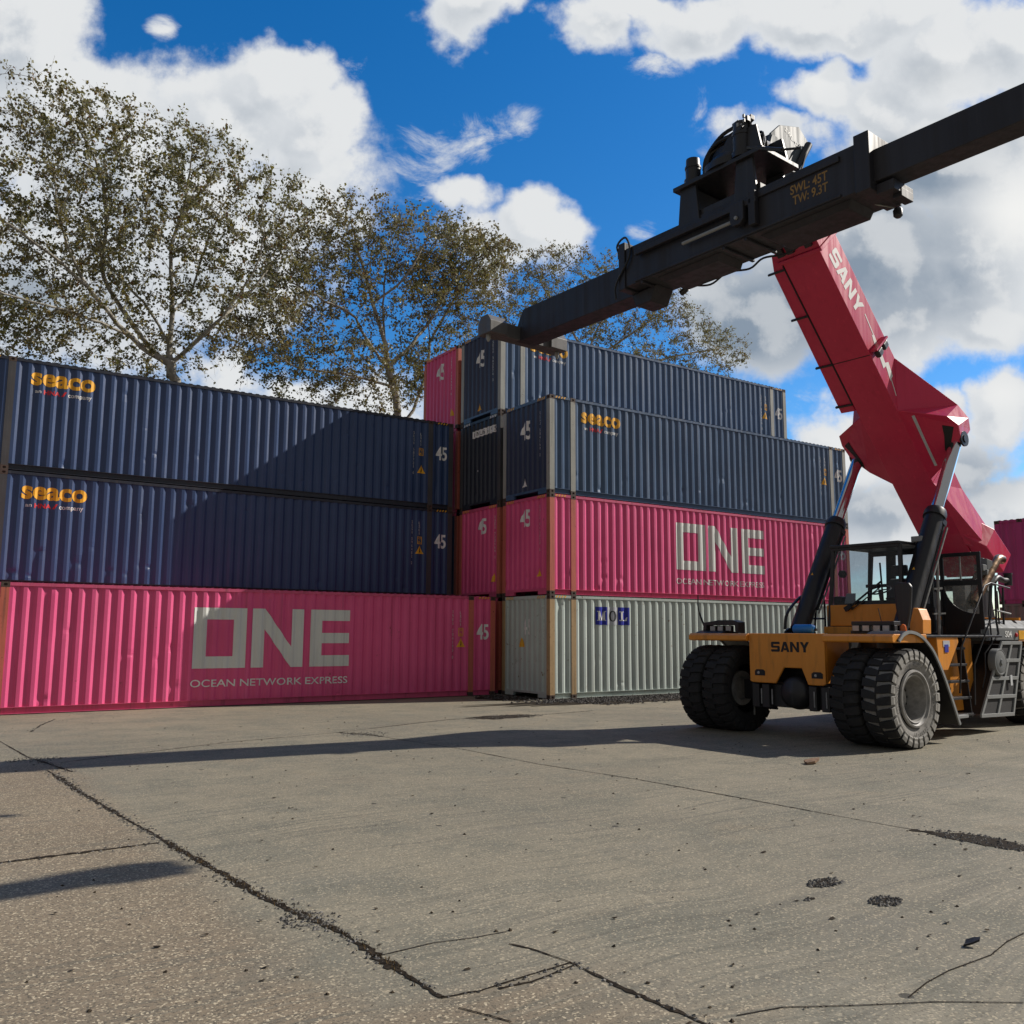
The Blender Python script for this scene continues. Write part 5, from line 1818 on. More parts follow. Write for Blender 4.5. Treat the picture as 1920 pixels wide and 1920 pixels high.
# --- mirror panel, lift cylinders
m = MB()
ring_ = [(-0.22, -10.88, 1.86), (-0.22, -11.00, 1.86), (-0.21, -11.10, 2.30), (-0.20, -11.13, 2.68), (-0.20, -11.08, 2.75), (-0.20, -10.87, 2.77), (-0.20, -10.81, 2.71), (-0.20, -10.81, 2.40)]
m.prism(ring_, (0.07, 0, 0))
part(m, 'mirror', 'black', bevel=0.02)
m = MB().tube([(-0.5, -10.75, 1.85), (-0.5, -10.66, 2.30)], 0.008, 6)
part(m, 'antenna', 'hose')
for s in (1, -1):
    y = CY + 1.10 * s
    a = Vector((0.40, y, 1.92)); b = Vector((2.96, y, 5.86))
    d = (b - a).normalized()
    L = (b - a).length
    m = MB().lathe(a, d, [(0.0, 0.001), (0.0, 0.185), (0.56 * L, 0.185), (0.56 * L + 0.001, 0.215), (0.585 * L, 0.215), (0.60 * L, 0.19), (0.60 * L, 0.12)], 28)
    cyl = part(m, 'lift_cylinder', 'black', auto=40)
    part(MB().lathe(a + d * 0.55 * L, d, [(0, 0.125), (0.45 * L, 0.125)], 28), 'rod', 'chrome', cyl, auto=40)
    m = MB()
    o2 = Vector((0.16, -0.16, 0.02))
    m.tube([a + d * 0.10 * L + o2, a + d * 0.52 * L + o2], 0.028, 8)
    m.obox(a + d * 0.53 * L + o2 * 0.75, d, Vector((0, 1, 0)), d.cross(Vector((0, 1, 0))), 0.06, 0.07, 0.07)
    part(m, 'pipe', 'black', cyl)
    part(MB().tube([a + d * 0.08 * L + o2 * 1.25, a + d * 0.50 * L + o2 * 1.35], 0.018, 8), 'pipe', 'steel', cyl)
    q = a + d * 0.27 * L + Vector((-0.175, 0, 0.08))
    part(MB().prism([q + Vector((0, -0.04, -0.03)), q + Vector((0, 0.04, -0.03)), q + Vector((0.02, 0, 0.05))], (0.006, 0, 0.0)), 'warning_label', 'yellow_mark', cyl)
    m = MB()
    for yy in (y - 0.24, y + 0.19):
        m.prism([(0.20, yy, 1.83), (0.64, yy, 1.83), (0.60, yy, 1.90), (0.48, yy, 1.96), (0.35, yy, 1.96), (0.22, yy, 1.90)], (0, 0.05, 0))
    m.box((0.2, y - 0.23, 1.835), (0.64, y + 0.18, 1.86))
    part(m, 'cylinder_bracket', 'black', bevel=0.01)
    if s == -1:
        m = MB().prism([(0.18, -10.86, 1.845), (0.18, -11.10, 1.845), (0.24, -11.08, 2.10), (0.30, -10.98, 2.30), (0.30, -10.88, 2.32), (0.18, -10.86, 2.0)], (0.30, 0, 0))
        part(m, 'hose_cover', 'yellow', bevel=0.012)

# --- boom
BO = Vector((-0.735, CY, 9.272)); BD = Vector((0.682, 0, -0.731)).normalized(); BN = Vector((0.731, 0, 0.682)).normalized()
def bp(s, t, o):
    return BO + BD * s + Vector((0, t, 0)) + BN * o
m = MB()
def sec(s, hw, o0, o1):
    return [bp(s, -hw, o0), bp(s, hw, o0), bp(s, hw, o1), bp(s, -hw, o1)]
m.loft([sec(0.0, 0.42, 0, 0.78), sec(3.3, 0.42, 0, 0.80), sec(5.8, 0.44, 0.0, 0.95), sec(7.2, 0.46, 0.05, 0.85), sec(8.6, 0.42, 0.25, 0.75)])
boom = part(m, 'boom', 'red', bevel=0.015)
for s in (1, -1):
    m = MB()
    Fp = [(3.86, .42, 0.002), (4.32, 1.22, .20), (4.62, 1.32, .28), (4.99, 1.25, .25), (5.33, .88, .10), (5.67, .42, 0.002)]
    Bp = [(3.02, .42, .785), (4.45, 1.20, .84), (4.82, 1.28, .86), (5.12, 1.20, .88), (5.48, .86, .90), (5.82, .43, .90)]
    m.loft([[bp(a, b * s, c) for a, b, c in Fp], [bp(a, b * s, c) for a, b, c in Bp]])
    wg = part(m, 'boom_wing', 'red', boom, bevel=0.012)
    m = MB()
    b = Vector((2.96, CY + 1.10 * s, 5.86))
    for dy in (-0.16, 0.14):
        m.lathe(b + Vector((0, dy - 0.02, 0)), (0, 1, 0), [(0, 0.001), (0, 0.16), (0.04, 0.16), (0.04, 0.001)], 24)
    m.lathe(b + Vector((0, -0.20, 0)), (0, 1, 0), [(0, 0.001), (0, 0.08), (0.40, 0.08), (0.40, 0.001)], 18)
    part(m, 'pin_bracket', 'black', boom, auto=40)
    m = MB()
    pp = [(4.50, 1.06, .19), (4.62, 1.24, .262), (4.98, 1.22, .252), (5.24, .95, .14), (5.05, .93, .13), (4.75, 1.02, .17)]
    m.prism([bp(a, b * s, c - 0.012) for a, b, c in pp], BN * 0.008)
    part(m, 'cylinder_opening', 'black_mark', boom)
# flanges along the lower boom, near side, and the stiffening fold
m = MB()
m.prism([bp(5.75, -0.446, 0.0), bp(7.5, -0.47, 0.06), bp(7.95, -0.80, 0.30), bp(8.4, -0.80, 0.60), bp(8.4, -0.80, 0.75), bp(7.5, -0.60, 0.88), bp(6.6, -0.47, 0.9), bp(5.75, -0.446, 0.95)], Vector((0, 0.02, 0)))
part(m, 'boom_flange', 'red', boom)
m = MB()
m.prism([bp(7.2, -0.47, 0.05), bp(7.7, -0.82, 0.16), bp(8.6, -0.82, 0.35), bp(8.6, -0.44, 0.30)], BN * 0.62)
m.prism([bp(7.2, 0.47, 0.05), bp(7.7, 0.82, 0.16), bp(8.6, 0.82, 0.35), bp(8.6, 0.44, 0.30)], BN * 0.62)
part(m, 'boom_foot', 'red', boom, bevel=0.02)
part(MB().tube([bp(5.95, -0.47, 0.88) + (Vector((math.cos(k / 10 * math.pi), 0, math.sin(k / 10 * math.pi))) * 0.09) for k in range(11)], 0.025, 6), 'lifting_eye', 'red', boom)
# hose guard along the far side
m = MB()
m.loft([sec2 for sec2 in [[bp(s, 0.455, 0.02), bp(s, w, 0.04), bp(s, w, 0.42), bp(s, 0.455, 0.42)] for s, w in ((-0.15, 0.60), (0.2, 0.72), (2.0, 0.76), (3.68, 0.80))]])
gd = part(m, 'hose_guard', 'red', boom, bevel=0.01)
m = MB()
for s in (0.18, 1.28, 2.48, 3.50):
    m.loft([[bp(s - 0.02, 0.43, -0.012), bp(s - 0.02, 0.84, 0.0), bp(s - 0.02, 0.84, 0.05), bp(s - 0.02, 0.43, 0.04)], [bp(s + 0.02, 0.43, -0.012), bp(s + 0.02, 0.84, 0.0), bp(s + 0.02, 0.84, 0.05), bp(s + 0.02, 0.43, 0.04)]])
part(m, 'guard_bracket', 'black', gd)
part(MB().box((0, 0, 0), (0, 0, 0)) if False else MB().loft([[bp(s, 0.425, -0.004), bp(s, 0.45, -0.004), bp(s, 0.45, 0.015), bp(s, 0.425, 0.015)] for s in (0.1, 2.0, 3.5)]), 'dark_gap_strip', 'black_mark', boom)  # black strip filling the gap between boom and hose guard
# lettering and stripes on the near flank
def on_flank(u, v):
    return bp(u, -0.4235, v) - BASE[RS.name]
block_word(Flat(), 0.27, 0.22, 1.66, 0.58).lay('lettering', M['white_mark'], boom, on_flank)
f = Flat()
f.poly([(1.78, 0.47), (2.26, 0.42), (2.27, 0.45), (1.78, 0.50)])
f.poly([(2.22, 0.38), (2.46, 0.30), (2.50, 0.42), (2.28, 0.46)])
f.poly([(2.62, 0.30), (2.95, 0.23), (2.97, 0.36), (2.68, 0.42)])
f.poly([(2.90, 0.37), (3.28, 0.26), (3.26, 0.42), (2.96, 0.50)])
f.poly([(3.28, 0.30), (3.62, 0.20), (3.63, 0.23), (3.28, 0.33)])
f.lay('flank_stripe', M['white_mark'], boom, on_flank)
m = MB()
m.loft([[bp(4.08, -0.68, 0.055), bp(4.08, -0.63, 0.045), bp(4.08, -0.63, 0.065), bp(4.08, -0.68, 0.075)], [bp(5.36, -0.67, 0.045), bp(5.36, -0.62, 0.035), bp(5.36, -0.62, 0.055), bp(5.36, -0.67, 0.065)]])
part(m, 'pale_stripe', 'pale_mark', boom)  # narrow pale strip along the front of the near wing
part(MB().loft([[bp(2.47, t, -0.006) for t in (-0.42, 0.42)] + [bp(2.47, t, 0.004) for t in (0.42, -0.42)], [bp(2.485, t, -0.006) for t in (-0.42, 0.42)] + [bp(2.485, t, 0.004) for t in (0.42, -0.42)]]), 'seam', 'black_mark', boom)
# lamp pair on the flank
m = MB()
m.loft([[bp(2.41, -0.43, 0.04), bp(2.41, -0.58, 0.04), bp(2.43, -0.58, 0.62), bp(2.43, -0.43, 0.62)], [bp(2.45, -0.43, 0.04), bp(2.45, -0.58, 0.04), bp(2.47, -0.58, 0.62), bp(2.47, -0.43, 0.62)]])
lb = part(m, 'lamp_bracket', 'red', boom)
for o in (0.18, 0.47):
    c = bp(2.55, -0.515, o)
    part(MB().obox(c, BD, BN, (0, 1, 0), 0.07, 0.10, 0.055), 'lamp_housing', 'black', lb, bevel=0.03)
    part(MB().obox(c + BD * 0.074 - BN * 0.01, BD, BN, (0, 1, 0), 0.004, 0.075, 0.04), 'lamp', 'lens', lb)
# collar at the top of the outer boom, inner boom and head
m = MB()
m.loft([sec(-0.02, 0.50, -0.06, 0.86), sec(0.06, 0.50, -0.06, 0.86)])
m.loft([sec(-0.32, 0.47, -0.02, 0.84), sec(-0.0205, 0.47, -0.02, 0.84)])
part(m, 'boom_collar', 'red', boom, bevel=0.01)
m = MB()
for t in (-0.3, 0.1, 0.32):
    c = bp(-0.20, t, -0.05)
    m.obox(c, BD, BN, (0, 1, 0), 0.09, 0.05, 0.07)
part(m, 'slide_pad', 'black', boom)
m = MB().loft([sec(-2.15, 0.33, 0.10, 0.68), sec(-0.1, 0.33, 0.10, 0.68)])
inner = part(m, 'inner_boom', 'black', boom, bevel=0.01)

# boom head plates
HY = -10.02
plate_px = [(1446, 248), (1462, 234), (1498, 238), (1515, 266), (1508, 288), (1484, 336), (1462, 350), (1436, 338), (1437, 300)]
hp = [at(x, y, HY) for x, y in plate_px]
m = MB()
m.prism(hp, (0, 0.05, 0))
m.prism([p + Vector((0, 1.0, 0)) for p in hp], (0, 0.05, 0))
head = part(m, 'boom_head', 'head_sheen_paint', boom, bevel=0.01)
fp = [at(x, y, HY + 0.06) for x, y in ((1445, 250), (1437, 300), (1434, 332), (1452, 345), (1470, 300), (1468, 244))]
part(MB().prism(fp, (0, 0.93, 0)), 'head_box', 'black', head, bevel=0.01)
sp = [at(x, y, HY - 0.03) for x, y in ((1448, 251), (1474, 268), (1479, 282), (1474, 300), (1460, 312), (1434, 306))]
m = MB().prism(sp, (0, 0.025, 0))
part(m, 'slotted_plate', 'head_sheen_paint', head, bevel=0.006)
sl_ = [at(x, y, HY - 0.036) for x, y in ((1456, 264), (1461, 266), (1463, 276), (1456, 304), (1452, 302), (1458, 276))]
part(MB().prism(sl_, (0, 0.004, 0)), 'slot', 'black_mark', head)
cpin = at(1452, 316, HY - 0.05)
m = MB().lathe(cpin + Vector((0, -0.05, 0)), (0, 1, 0), [(0, 0.001), (0, 0.10), (0.03, 0.105), (0.03, 0.14), (0.06, 0.15), (0.10, 0.15)], 24)
part(m, 'pivot_pin', 'steel', head, auto=40)
lp = [at(x, y, HY - 0.02) for x, y in ((1420, 323), (1434, 312), (1440, 300), (1462, 300), (1474, 335), (1455, 345))]
part(MB().prism(lp, (0, 0.04, 0)), 'pivot_lug', 'steel', head, bevel=0.006)
a = at(1516, 272, HY - 0.08); b = at(1484, 336, HY - 0.02)
m = MB().tube([a, a.lerp(b, 0.75)], 0.075, 14)
m.tube([a, b], 0.035, 10)
part(m, 'tilt_cylinder', 'black', head, auto=40)
pa = [at(x, y, HY - 0.02) for x, y in ((1500, 270), (1506, 284), (1482, 322), (1472, 312))]
part(MB().prism(pa, (0, 0.03, 0)), 'tilt_bracket', 'head_sheen_paint', head)
m = MB().tube(smooth_pts([at(1512, 285, HY - 0.12), at(1500, 322, HY - 0.15), at(1478, 320, HY - 0.2), at(1470, 326, HY - 0.1)], 6), 0.018, 6)
part(m, 'hose', 'hose', head)
# rating letters on the head plate
e1 = (at(1502, 278, HY) - at(1474, 240, HY)); L1 = e1.length; e1.normalize()
nrm = Vector((0, -1, 0)); e2 = e1.cross(nrm) * -1
if e2.x < 0: e2 = -e2
o0 = at(1470, 243, HY) - Vector((0, 0.006, 0))
Flat().text('SWL:45T', 0.02, 0.0, L1 + 0.02, 0.09, bold=0.01).lay('rating_lettering', M['white_mark'], head, lambda u, v: o0 + e1 * u + e2 * v - BASE[RS.name])

# --- spreader
SPC = Vector((-3.08, -9.90, 8.55)); SY = R(0.4)
SU = Vector((-math.sin(SY), math.cos(SY), 0)); SV = Vector((math.cos(SY), math.sin(SY), 0))
def S(s, v, z):
    return SPC + SU * s + SV * v + Z * z
def sbox(m, s0, s1, v0, v1, z0, z1):
    return m.obox(S((s0 + s1) / 2, (v0 + v1) / 2, (z0 + z1) / 2), SU, SV, Z, abs(s1 - s0) / 2, abs(v1 - v0) / 2, abs(z1 - z0) / 2)
m = MB()
sbox(m, -2.45, 2.45, -0.43, 0.43, 0.0, 0.78)
sbox(m, -2.70, -2.4505, -0.46, 0.46, -0.04, 0.90)
sbox(m, 2.4505, 2.62, -0.46, 0.46, -0.04, 0.92)
sbox(m, -2.2, 2.2, -0.47, -0.4305, 0.60, 0.70)
sbox(m, -0.7, 2.1, -0.56, -0.4705, 0.50, 0.60)
sbox(m, -2.2, 2.2, -0.46, -0.4305, 0.02, 0.07)
spr = part(m, 'spreader', 'spreader', bevel=0.012)
m = MB()
for a, b, z0 in ((-2.3, -0.6, -0.09), (0.25, 1.75, -0.10)):
    m.prism([S(a, -0.30, -0.001), S(b, -0.30, -0.001), S(b - 0.12, -0.22, z0), S(a + 0.12, -0.22, z0)], SV * 0.66)
sbox(m, -0.42, -0.36, -0.43, 0.43, -0.05, -0.001); sbox(m, 0.05, 0.11, -0.43, 0.43, -0.05, -0.001); sbox(m, 2.0, 2.06, -0.43, 0.43, -0.05, -0.001)
part(m, 'belly_plate', 'spreader', spr, bevel=0.01)
m = MB()
m.prism([S(1.95, -0.10, -0.001), S(2.62, -0.10, -0.041), S(2.55, -0.05, -0.28), S(2.15, -0.05, -0.28)], SV * 0.50)
part(m, 'motor_cover', 'spreader', spr, bevel=0.02)
f = Flat().text('SWL: 45T', 1.30, 0.40, 1.98, 0.56, bold=0.02).text('TW: 9.3T', 1.34, 0.21, 1.98, 0.37, bold=0.02)
M['gold_mark'] = plain('dull gold marking paint', (0.30, 0.17, 0.04), 0.55, var=0.2)
f.lay('rating_lettering', M['gold_mark'], spr, lambda u, v: S(-u, -0.4335, v) - BASE[RS.name])
# telescopic arms
m = MB(); sbox(m, -5.75, -2.2, -0.33, 0.10, 0.10, 0.62)
armR = part(m, 'telescopic_arm', 'spreader', spr, bevel=0.012)
m = MB(); sbox(m, 2.2, 6.20, 0.02, 0.54, 0.0, 0.74)
m.prism([S(6.20, 0.02, 0.74), S(6.34, 0.02, 0.52), S(6.46, 0.02, 0.30), S(6.46, 0.02, 0.02), S(6.20, 0.02, 0.0)], SV * 0.52)
armL = part(m, 'telescopic_arm', 'spreader', spr, bevel=0.012)
m = MB()
sbox(m, -2.98, -2.7005, -0.30, 0.28, -0.10, 0.06); sbox(m, -2.99, -2.85, -0.10, 0.25, -0.16, -0.02)
part(m, 'slide_block', 'spreader', spr, bevel=0.008)
part(MB().lathe(S(-2.68, 0.36, -0.10), Vector((0, 0, -1)), [(0, 0.001), (0, 0.05), (0.04, 0.075), (0.13, 0.07), (0.16, 0.04), (0.16, 0.001)], 14), 'work_lamp', 'black', spr, auto=40)
part(MB().tube([S(-2.45, 0.1, -0.03), S(-2.66, 0.34, -0.10)], 0.012, 6), 'lamp_wire', 'steel', spr)
part(MB().tube([S(1.62, 0.42, -0.06), S(1.78, 0.42, -0.12)], 0.06, 12), 'sensor', 'black', spr)
M['end_paint'] = paint('grey black end beam paint', (0.075, 0.073, 0.073), 0.5, 0.1, 0.5, 0.5, dirtcol=(0.07, 0.066, 0.06))
for e in (1, -1):
    s = 6.47 if e == 1 else -5.78
    vc = 0.26
    m = MB()
    sbox(m, s - 0.17, s + 0.17, vc - 0.98, vc + 0.98, 0.02, 0.34)
    eb = part(m, 'end_beam', 'end_paint', spr, bevel=0.012)
    for g in (1, -1):
        m = MB()
        hexa = [(-0.24, 0.02), (-0.24, 0.30), (-0.12, 0.46), (0.12, 0.46), (0.24, 0.30), (0.24, 0.02)]
        m.loft([[S(s + a, vc + g * 0.66, b * 0.96 + 0.01) for a, b in hexa], [S(s + a, vc + g * 1.16, b) for a, b in hexa]])
        hs = part(m, 'twistlock_housing', 'end_paint', eb, bevel=0.01)
        part(MB().lathe(S(s, vc + g * 1.04, 0.02), (0, 0, -1), [(0, 0.055), (0.06, 0.055), (0.10, 0.05), (0.16, 0.02), (0.165, 0.001)], 14), 'twistlock', 'steel', eb, auto=40)
        q = MB()
        for a, b in ((-0.1, 0.75), (0.06, 0.80), (-0.02, 0.95), (0.09, 0.98)):
            q.lathe(S(s + a, vc + g * b, 0.462), (0, 0, 1), [(0, 0.016), (0.006, 0.014), (0.007, 0.001)], 8)
        part(q, 'bolt', 'black_mark', eb)
# side shift rod and its lug
part(MB().tube([S(0.92, -0.52, 0.33), S(-0.22, -0.52, 0.33)], 0.032, 12), 'shift_rod', 'grey_paint', spr, auto=40)
m = MB()
m.prism([S(-0.20, -0.60, 0.60), S(-0.48, -0.60, 0.60), S(-0.48, -0.60, 0.28), S(-0.40, -0.60, 0.20), S(-0.26, -0.60, 0.20), S(-0.20, -0.60, 0.28)], SV * 0.12)
m.obox(S(-0.62, -0.50, 0.42), SU, SV, Z, 0.07, 0.06, 0.30)
part(m, 'shift_lug', 'spreader', spr, bevel=0.01)
part(MB().lathe(S(-0.34, -0.605, 0.32), -SV, [(0, 0.035), (0.03, 0.03), (0.031, 0.001)], 12), 'lug_pin', 'steel', spr, auto=40)
# hoses of the spreader
m = MB()
m.tube(smooth_pts([S(1.55, 0.44, -0.02), S(1.1, 0.47, -0.14), S(0.7, 0.47, -0.03), S(0.2, 0.47, -0.12), S(-0.1, 0.47, -0.02), S(-0.6, 0.47, -0.10), S(-1.0, 0.44, -0.01)], 6), 0.02, 7)
m.tube(smooth_pts([S(2.70, -0.2, 0.62), S(2.76, -0.35, 0.95), S(2.45, -0.42, 1.02), S(2.3, -0.47, 0.6), S(2.66, -0.49, 0.1), S(2.66, -0.49, -0.2)], 6), 0.022, 7)
part(m, 'hose', 'hose', spr)
sb = MB(); sbox(sb, 2.63, 2.80, -0.30, 0.0, 0.72, 0.95); part(sb, 'valve_box', 'black', spr, bevel=0.01)
# rotator carriage (its own shifted origin on the spreader)
CS = -0.60
def SC_(s, v, z):
    return S(s + CS, v, z if z < 0.95 else 0.95 + (z - 0.95) * 0.80)
def cbox(m, s0, s1, v0, v1, z0, z1):
    a_ = SC_((s0 + s1) / 2, (v0 + v1) / 2, z0); b_ = SC_((s0 + s1) / 2, (v0 + v1) / 2, z1)
    return m.obox((a_ + b_) / 2, SU, SV, Z, abs(s1 - s0) / 2, abs(v1 - v0) / 2, (b_ - a_).length / 2)
m = MB()
for v in (-0.46, 0.40):
    for s0, s1 in ((1.22, 1.62), (-0.02, 0.36)):
        m.prism([SC_(s0 - 0.06, v, 0.60 if v < 0 else 0.781), SC_(s1 + 0.06, v, 0.60 if v < 0 else 0.781), SC_(s1 - 0.02, v, 1.50), SC_(s0 + 0.02, v, 1.50)], SV * 0.06)
cbox(m, -0.25, 1.72, -0.53, 0.53, 1.5005, 1.60)
cbox(m, -0.10, 1.60, -0.40, 0.40, 0.785, 0.90)
cbox(m, 1.30, 1.55, -0.3995, 0.3995, 0.905, 1.45)
car = part(m, 'rotator_carriage', 'black', spr, bevel=0.01)
m = MB().lathe(SC_(0.70, 0, 1.6005), Z, [(0, 0.001), (0, 0.58), (0.12, 0.58), (0.13, 0.48), (0.24, 0.46), (0.30, 0.40), (0.45, 0.36), (0.46, 0.001)], 36)
rot_ = part(m, 'rotator', 'black', spr, auto=40)
for s, v, h, r in ((1.42, -0.30, 0.50, 0.14), (0.28, -0.36, 0.66, 0.155)):
    m = MB().lathe(SC_(s, v, 1.62), Z, [(0, 0.001), (0, r * 1.2), (0.10, r * 1.2), (0.11, r), (h * 0.62, r), (h * 0.63, r * 1.08), (h * 0.70, r * 1.08), (h * 0.71, r * 0.95), (h, r * 0.9), (h + 0.03, r * 0.5), (h + 0.03, 0.001)], 20)
    part(m, 'slew_motor', 'black', spr, auto=40)
m = MB()
rr = random.Random(4)
for k in range(16):
    a = 0.15 + 0.10 * rr.random(); y = rr.uniform(-0.35, 0.10)
    s0 = 1.18 + rr.uniform(-0.08, 0.08); s1 = 0.20 + rr.uniform(-0.12, 0.12)
    m.tube(smooth_pts([SC_(s0, y, 1.85), SC_(s0 - 0.08, y, 2.15 + 0.1 * rr.random()), SC_((s0 + s1) / 2 + 0.05, y + rr.uniform(-0.08, 0.08), 2.38 + rr.uniform(-0.10, 0.10)), SC_(s1 + 0.05, y, 2.36 + rr.uniform(-0.12, 0.12)), SC_(s1, y - 0.05, 2.05)], 5), rr.uniform(0.02, 0.04), 7)
part(m, 'hose_bundle', 'hose', spr)
m = MB()
for k in range(9):
    c = SC_(0.22 + rr.uniform(-0.14, 0.14), -0.36 + rr.uniform(-0.1, 0.1), 2.30 + rr.uniform(-0.05, 0.22))
    m.obox(c, SU + Z * rr.uniform(-0.5, 0.5), SV, Z, rr.uniform(0.03, 0.07), rr.uniform(0.03, 0.05), rr.uniform(0.02, 0.05))
part(m, 'hose_fitting', 'black', spr)
m = MB()
for k in range(4):
    c = SC_(0.20 + rr.uniform(-0.10, 0.08), -0.50 + rr.uniform(-0.02, 0.02), 2.30 + rr.uniform(-0.02, 0.2))
    m.obox(c, SU, SV, Z, 0.02, 0.012, 0.03)
part(m, 'hose_clamp', 'steel', spr)
m = MB()
m.tube([SC_(0.05, -0.50, 1.70), SC_(-0.62, -0.50, 1.28)], 0.035, 8); m.tube([SC_(-0.62, -0.50, 1.28), SC_(-0.95, -0.45, 1.16)], 0.022, 8)
part(m, 'damper', 'black', spr)
# hanger joining the rotator to the boom head
m = MB()
for v in (-0.40, 0.34):
    m.prism([SC_(-0.15, v, 1.66), SC_(0.95, v, 1.66), SC_(0.55, v + 0.0, 2.25), SC_(-0.05, v, 2.25)], SV * 0.06)
a1 = SC_(0.45, 0.0, 2.0); b1 = Vector((-2.05, CY, 10.9))
m.bar(a1, b1, 0.75, 0.30)
part(m, 'hanger', 'black', spr, bevel=0.01)

# --- rear: hood, grille, ladder, rails, exhaust, counterweight
m = MB()
sec_ = lambda x: [(x, -11.02, 1.72), (x, -11.02, 1.98), (x, -10.78, 2.14), (x, -8.25, 2.14), (x, -8.0, 1.98), (x, -8.0, 1.72)]
m.loft([sec_(2.78), sec_(6.6)])
hood = part(m, 'hood', 'hood', bevel=0.02)
for k in range(9):
    part(MB().box((2.95 + k * 0.13, -10.72, 2.1405), (2.99 + k * 0.13, -10.20, 2.160)), 'louvre', 'black', hood)
m = MB(); m.box((2.85, -10.15, 2.1405), (6.4, -10.05, 2.21)); m.box((4.6, -10.9, 2.1405), (4.68, -10.151, 2.20))
part(m, 'hood_strip', 'yellow', hood)
Flat().text('S04', 3.62, 1.79, 3.92, 1.92, bold=0.02).lay('number_lettering', M['white_mark'], hood, lambda u, v: Vector((u + 1.28, -11.026 - CY, v)))
part(MB().lathe((4.12, -11.021, 1.84), (0, -1, 0), [(0, 0.045), (0.02, 0.045), (0.03, 0.03), (0.031, 0.001)], 14), 'marker_lamp', 'red_mark', hood, auto=40)
m = MB(); m.box((4.25, -11.03, 1.745), (4.6, -11.0205, 1.93)); part(m, 'sticker', 'yellow_mark', hood)
m = MB(); m.box((5.9, -11.35, 0.65), (8.2, -7.65, 1.70)); part(m, 'counterweight', 'yellow', bevel=0.15)
# boom supports behind the cab
m = MB()
for y in (CY - 0.62, CY + 0.54):
    m.prism([(3.2, y, 1.75), (5.4, y, 1.75), (5.1, y, 3.0), (4.95, y, 3.2), (4.6, y, 3.2), (4.4, y, 3.0)], (0, 0.08, 0))
m.tube([(4.8, CY - 0.7, 2.95), (4.8, CY + 0.7, 2.95)], 0.14, 18)
part(m, 'boom_support', 'black', bevel=0.01)
m = MB()
rr = random.Random(8)
for k in range(16):
    c_ = at(1838 + rr.uniform(2, 20), 1045 + rr.uniform(0, 60), -10.7 + rr.uniform(-0.15, 0.15))
    m.obox(c_, (1, 0.2 * rr.uniform(-1, 1), 0.3 * rr.uniform(-1, 1)), (0, 1, 0), (0, 0, 1), rr.uniform(0.05, 0.14), rr.uniform(0.04, 0.1), rr.uniform(0.05, 0.16))
m.box((2.6, -10.75, 1.9), (2.9, -10.5, 2.9))
part(m, 'valve_block', 'hood', bevel=0.01)
# grille: slanted light frame with dark mesh panes
GY = -11.30
TL, TR, BL, BR = Vector((2.80, GY, 1.68)), Vector((3.66, GY, 1.68)), Vector((1.78, GY, 0.34)), Vector((3.10, GY, 0.31))
gp = lambda a, b: (TL.lerp(TR, a)).lerp(BL.lerp(BR, a), b)
m = MB()
for b in (0.0, 0.25, 0.5, 0.75, 1.0):
    m.bar(gp(-0.02, b), gp(1.02, b), 0.035, 0.065)
for a in (0.0, 0.5, 1.0):
    m.bar(gp(a, 0.0) + Vector((0, 0.003, 0)), gp(a, 1.0) + Vector((0, 0.003, 0)), 0.035, 0.065)
gr = part(m, 'grille', 'grey_paint', bevel=0.004)
for i in range(2):
    for j in range(4):
        q = [gp(i * 0.5, j * 0.25), gp(i * 0.5 + 0.5, j * 0.25), gp(i * 0.5 + 0.5, j * 0.25 + 0.25), gp(i * 0.5, j * 0.25 + 0.25)]
        part(MB().prism([p + Vector((0, 0.012, 0)) for p in q], (0, 0.01, 0)), 'mesh_pane', 'dark_mesh', gr)
part(MB().prism([gp(0.02, 0.02) + Vector((0, 0.03, 0)), gp(0.98, 0.02) + Vector((0, 0.03, 0)), gp(0.98, 0.98) + Vector((0, 0.03, 0)), gp(0.02, 0.98) + Vector((0, 0.03, 0))], (0, 0.5, 0)), 'grille_box', 'black', gr)
part(MB().box((3.02, GY - 0.03, 0.86), (3.10, GY - 0.0205, 1.06)), 'sticker', 'paper', gr)
m = MB().lathe((2.60, -11.22, 1.32), (0, -1, 0), [(0, 0.255), (0.12, 0.255), (0.135, 0.245), (0.135, 0.225), (0.13, 0.22), (0.145, 0.16), (0.145, 0.06), (0.165, 0.05), (0.166, 0.001)], 36)
part(m, 'air_cleaner', 'hood', auto=40)
# tool box in front of the ladder
m = MB().prism([(0.34, -11.26, 1.80), (1.13, -11.26, 1.80), (1.15, -11.26, 1.70), (0.70, -11.26, 1.20), (0.38, -11.26, 1.20)], (0, 0.85, 0))
tb = part(m, 'tool_box', 'yellow', bevel=0.012)
part(MB().box((0.56, -11.268, 1.62), (0.80, -11.2615, 1.73)), 'sticker', 'pale_mark', tb)
part(MB().box((0.60, -11.2715, 1.52), (0.74, -11.2685, 1.66)), 'sticker', 'navy_mark', tb)
m = MB()
m.box((0.42, -11.18, 0.95), (0.66, -10.96, 1.12)); m.box((0.42, -10.955, 0.42), (2.3, -10.4, 1.78))
part(m, 'side_tank', 'yellow', bevel=0.02)
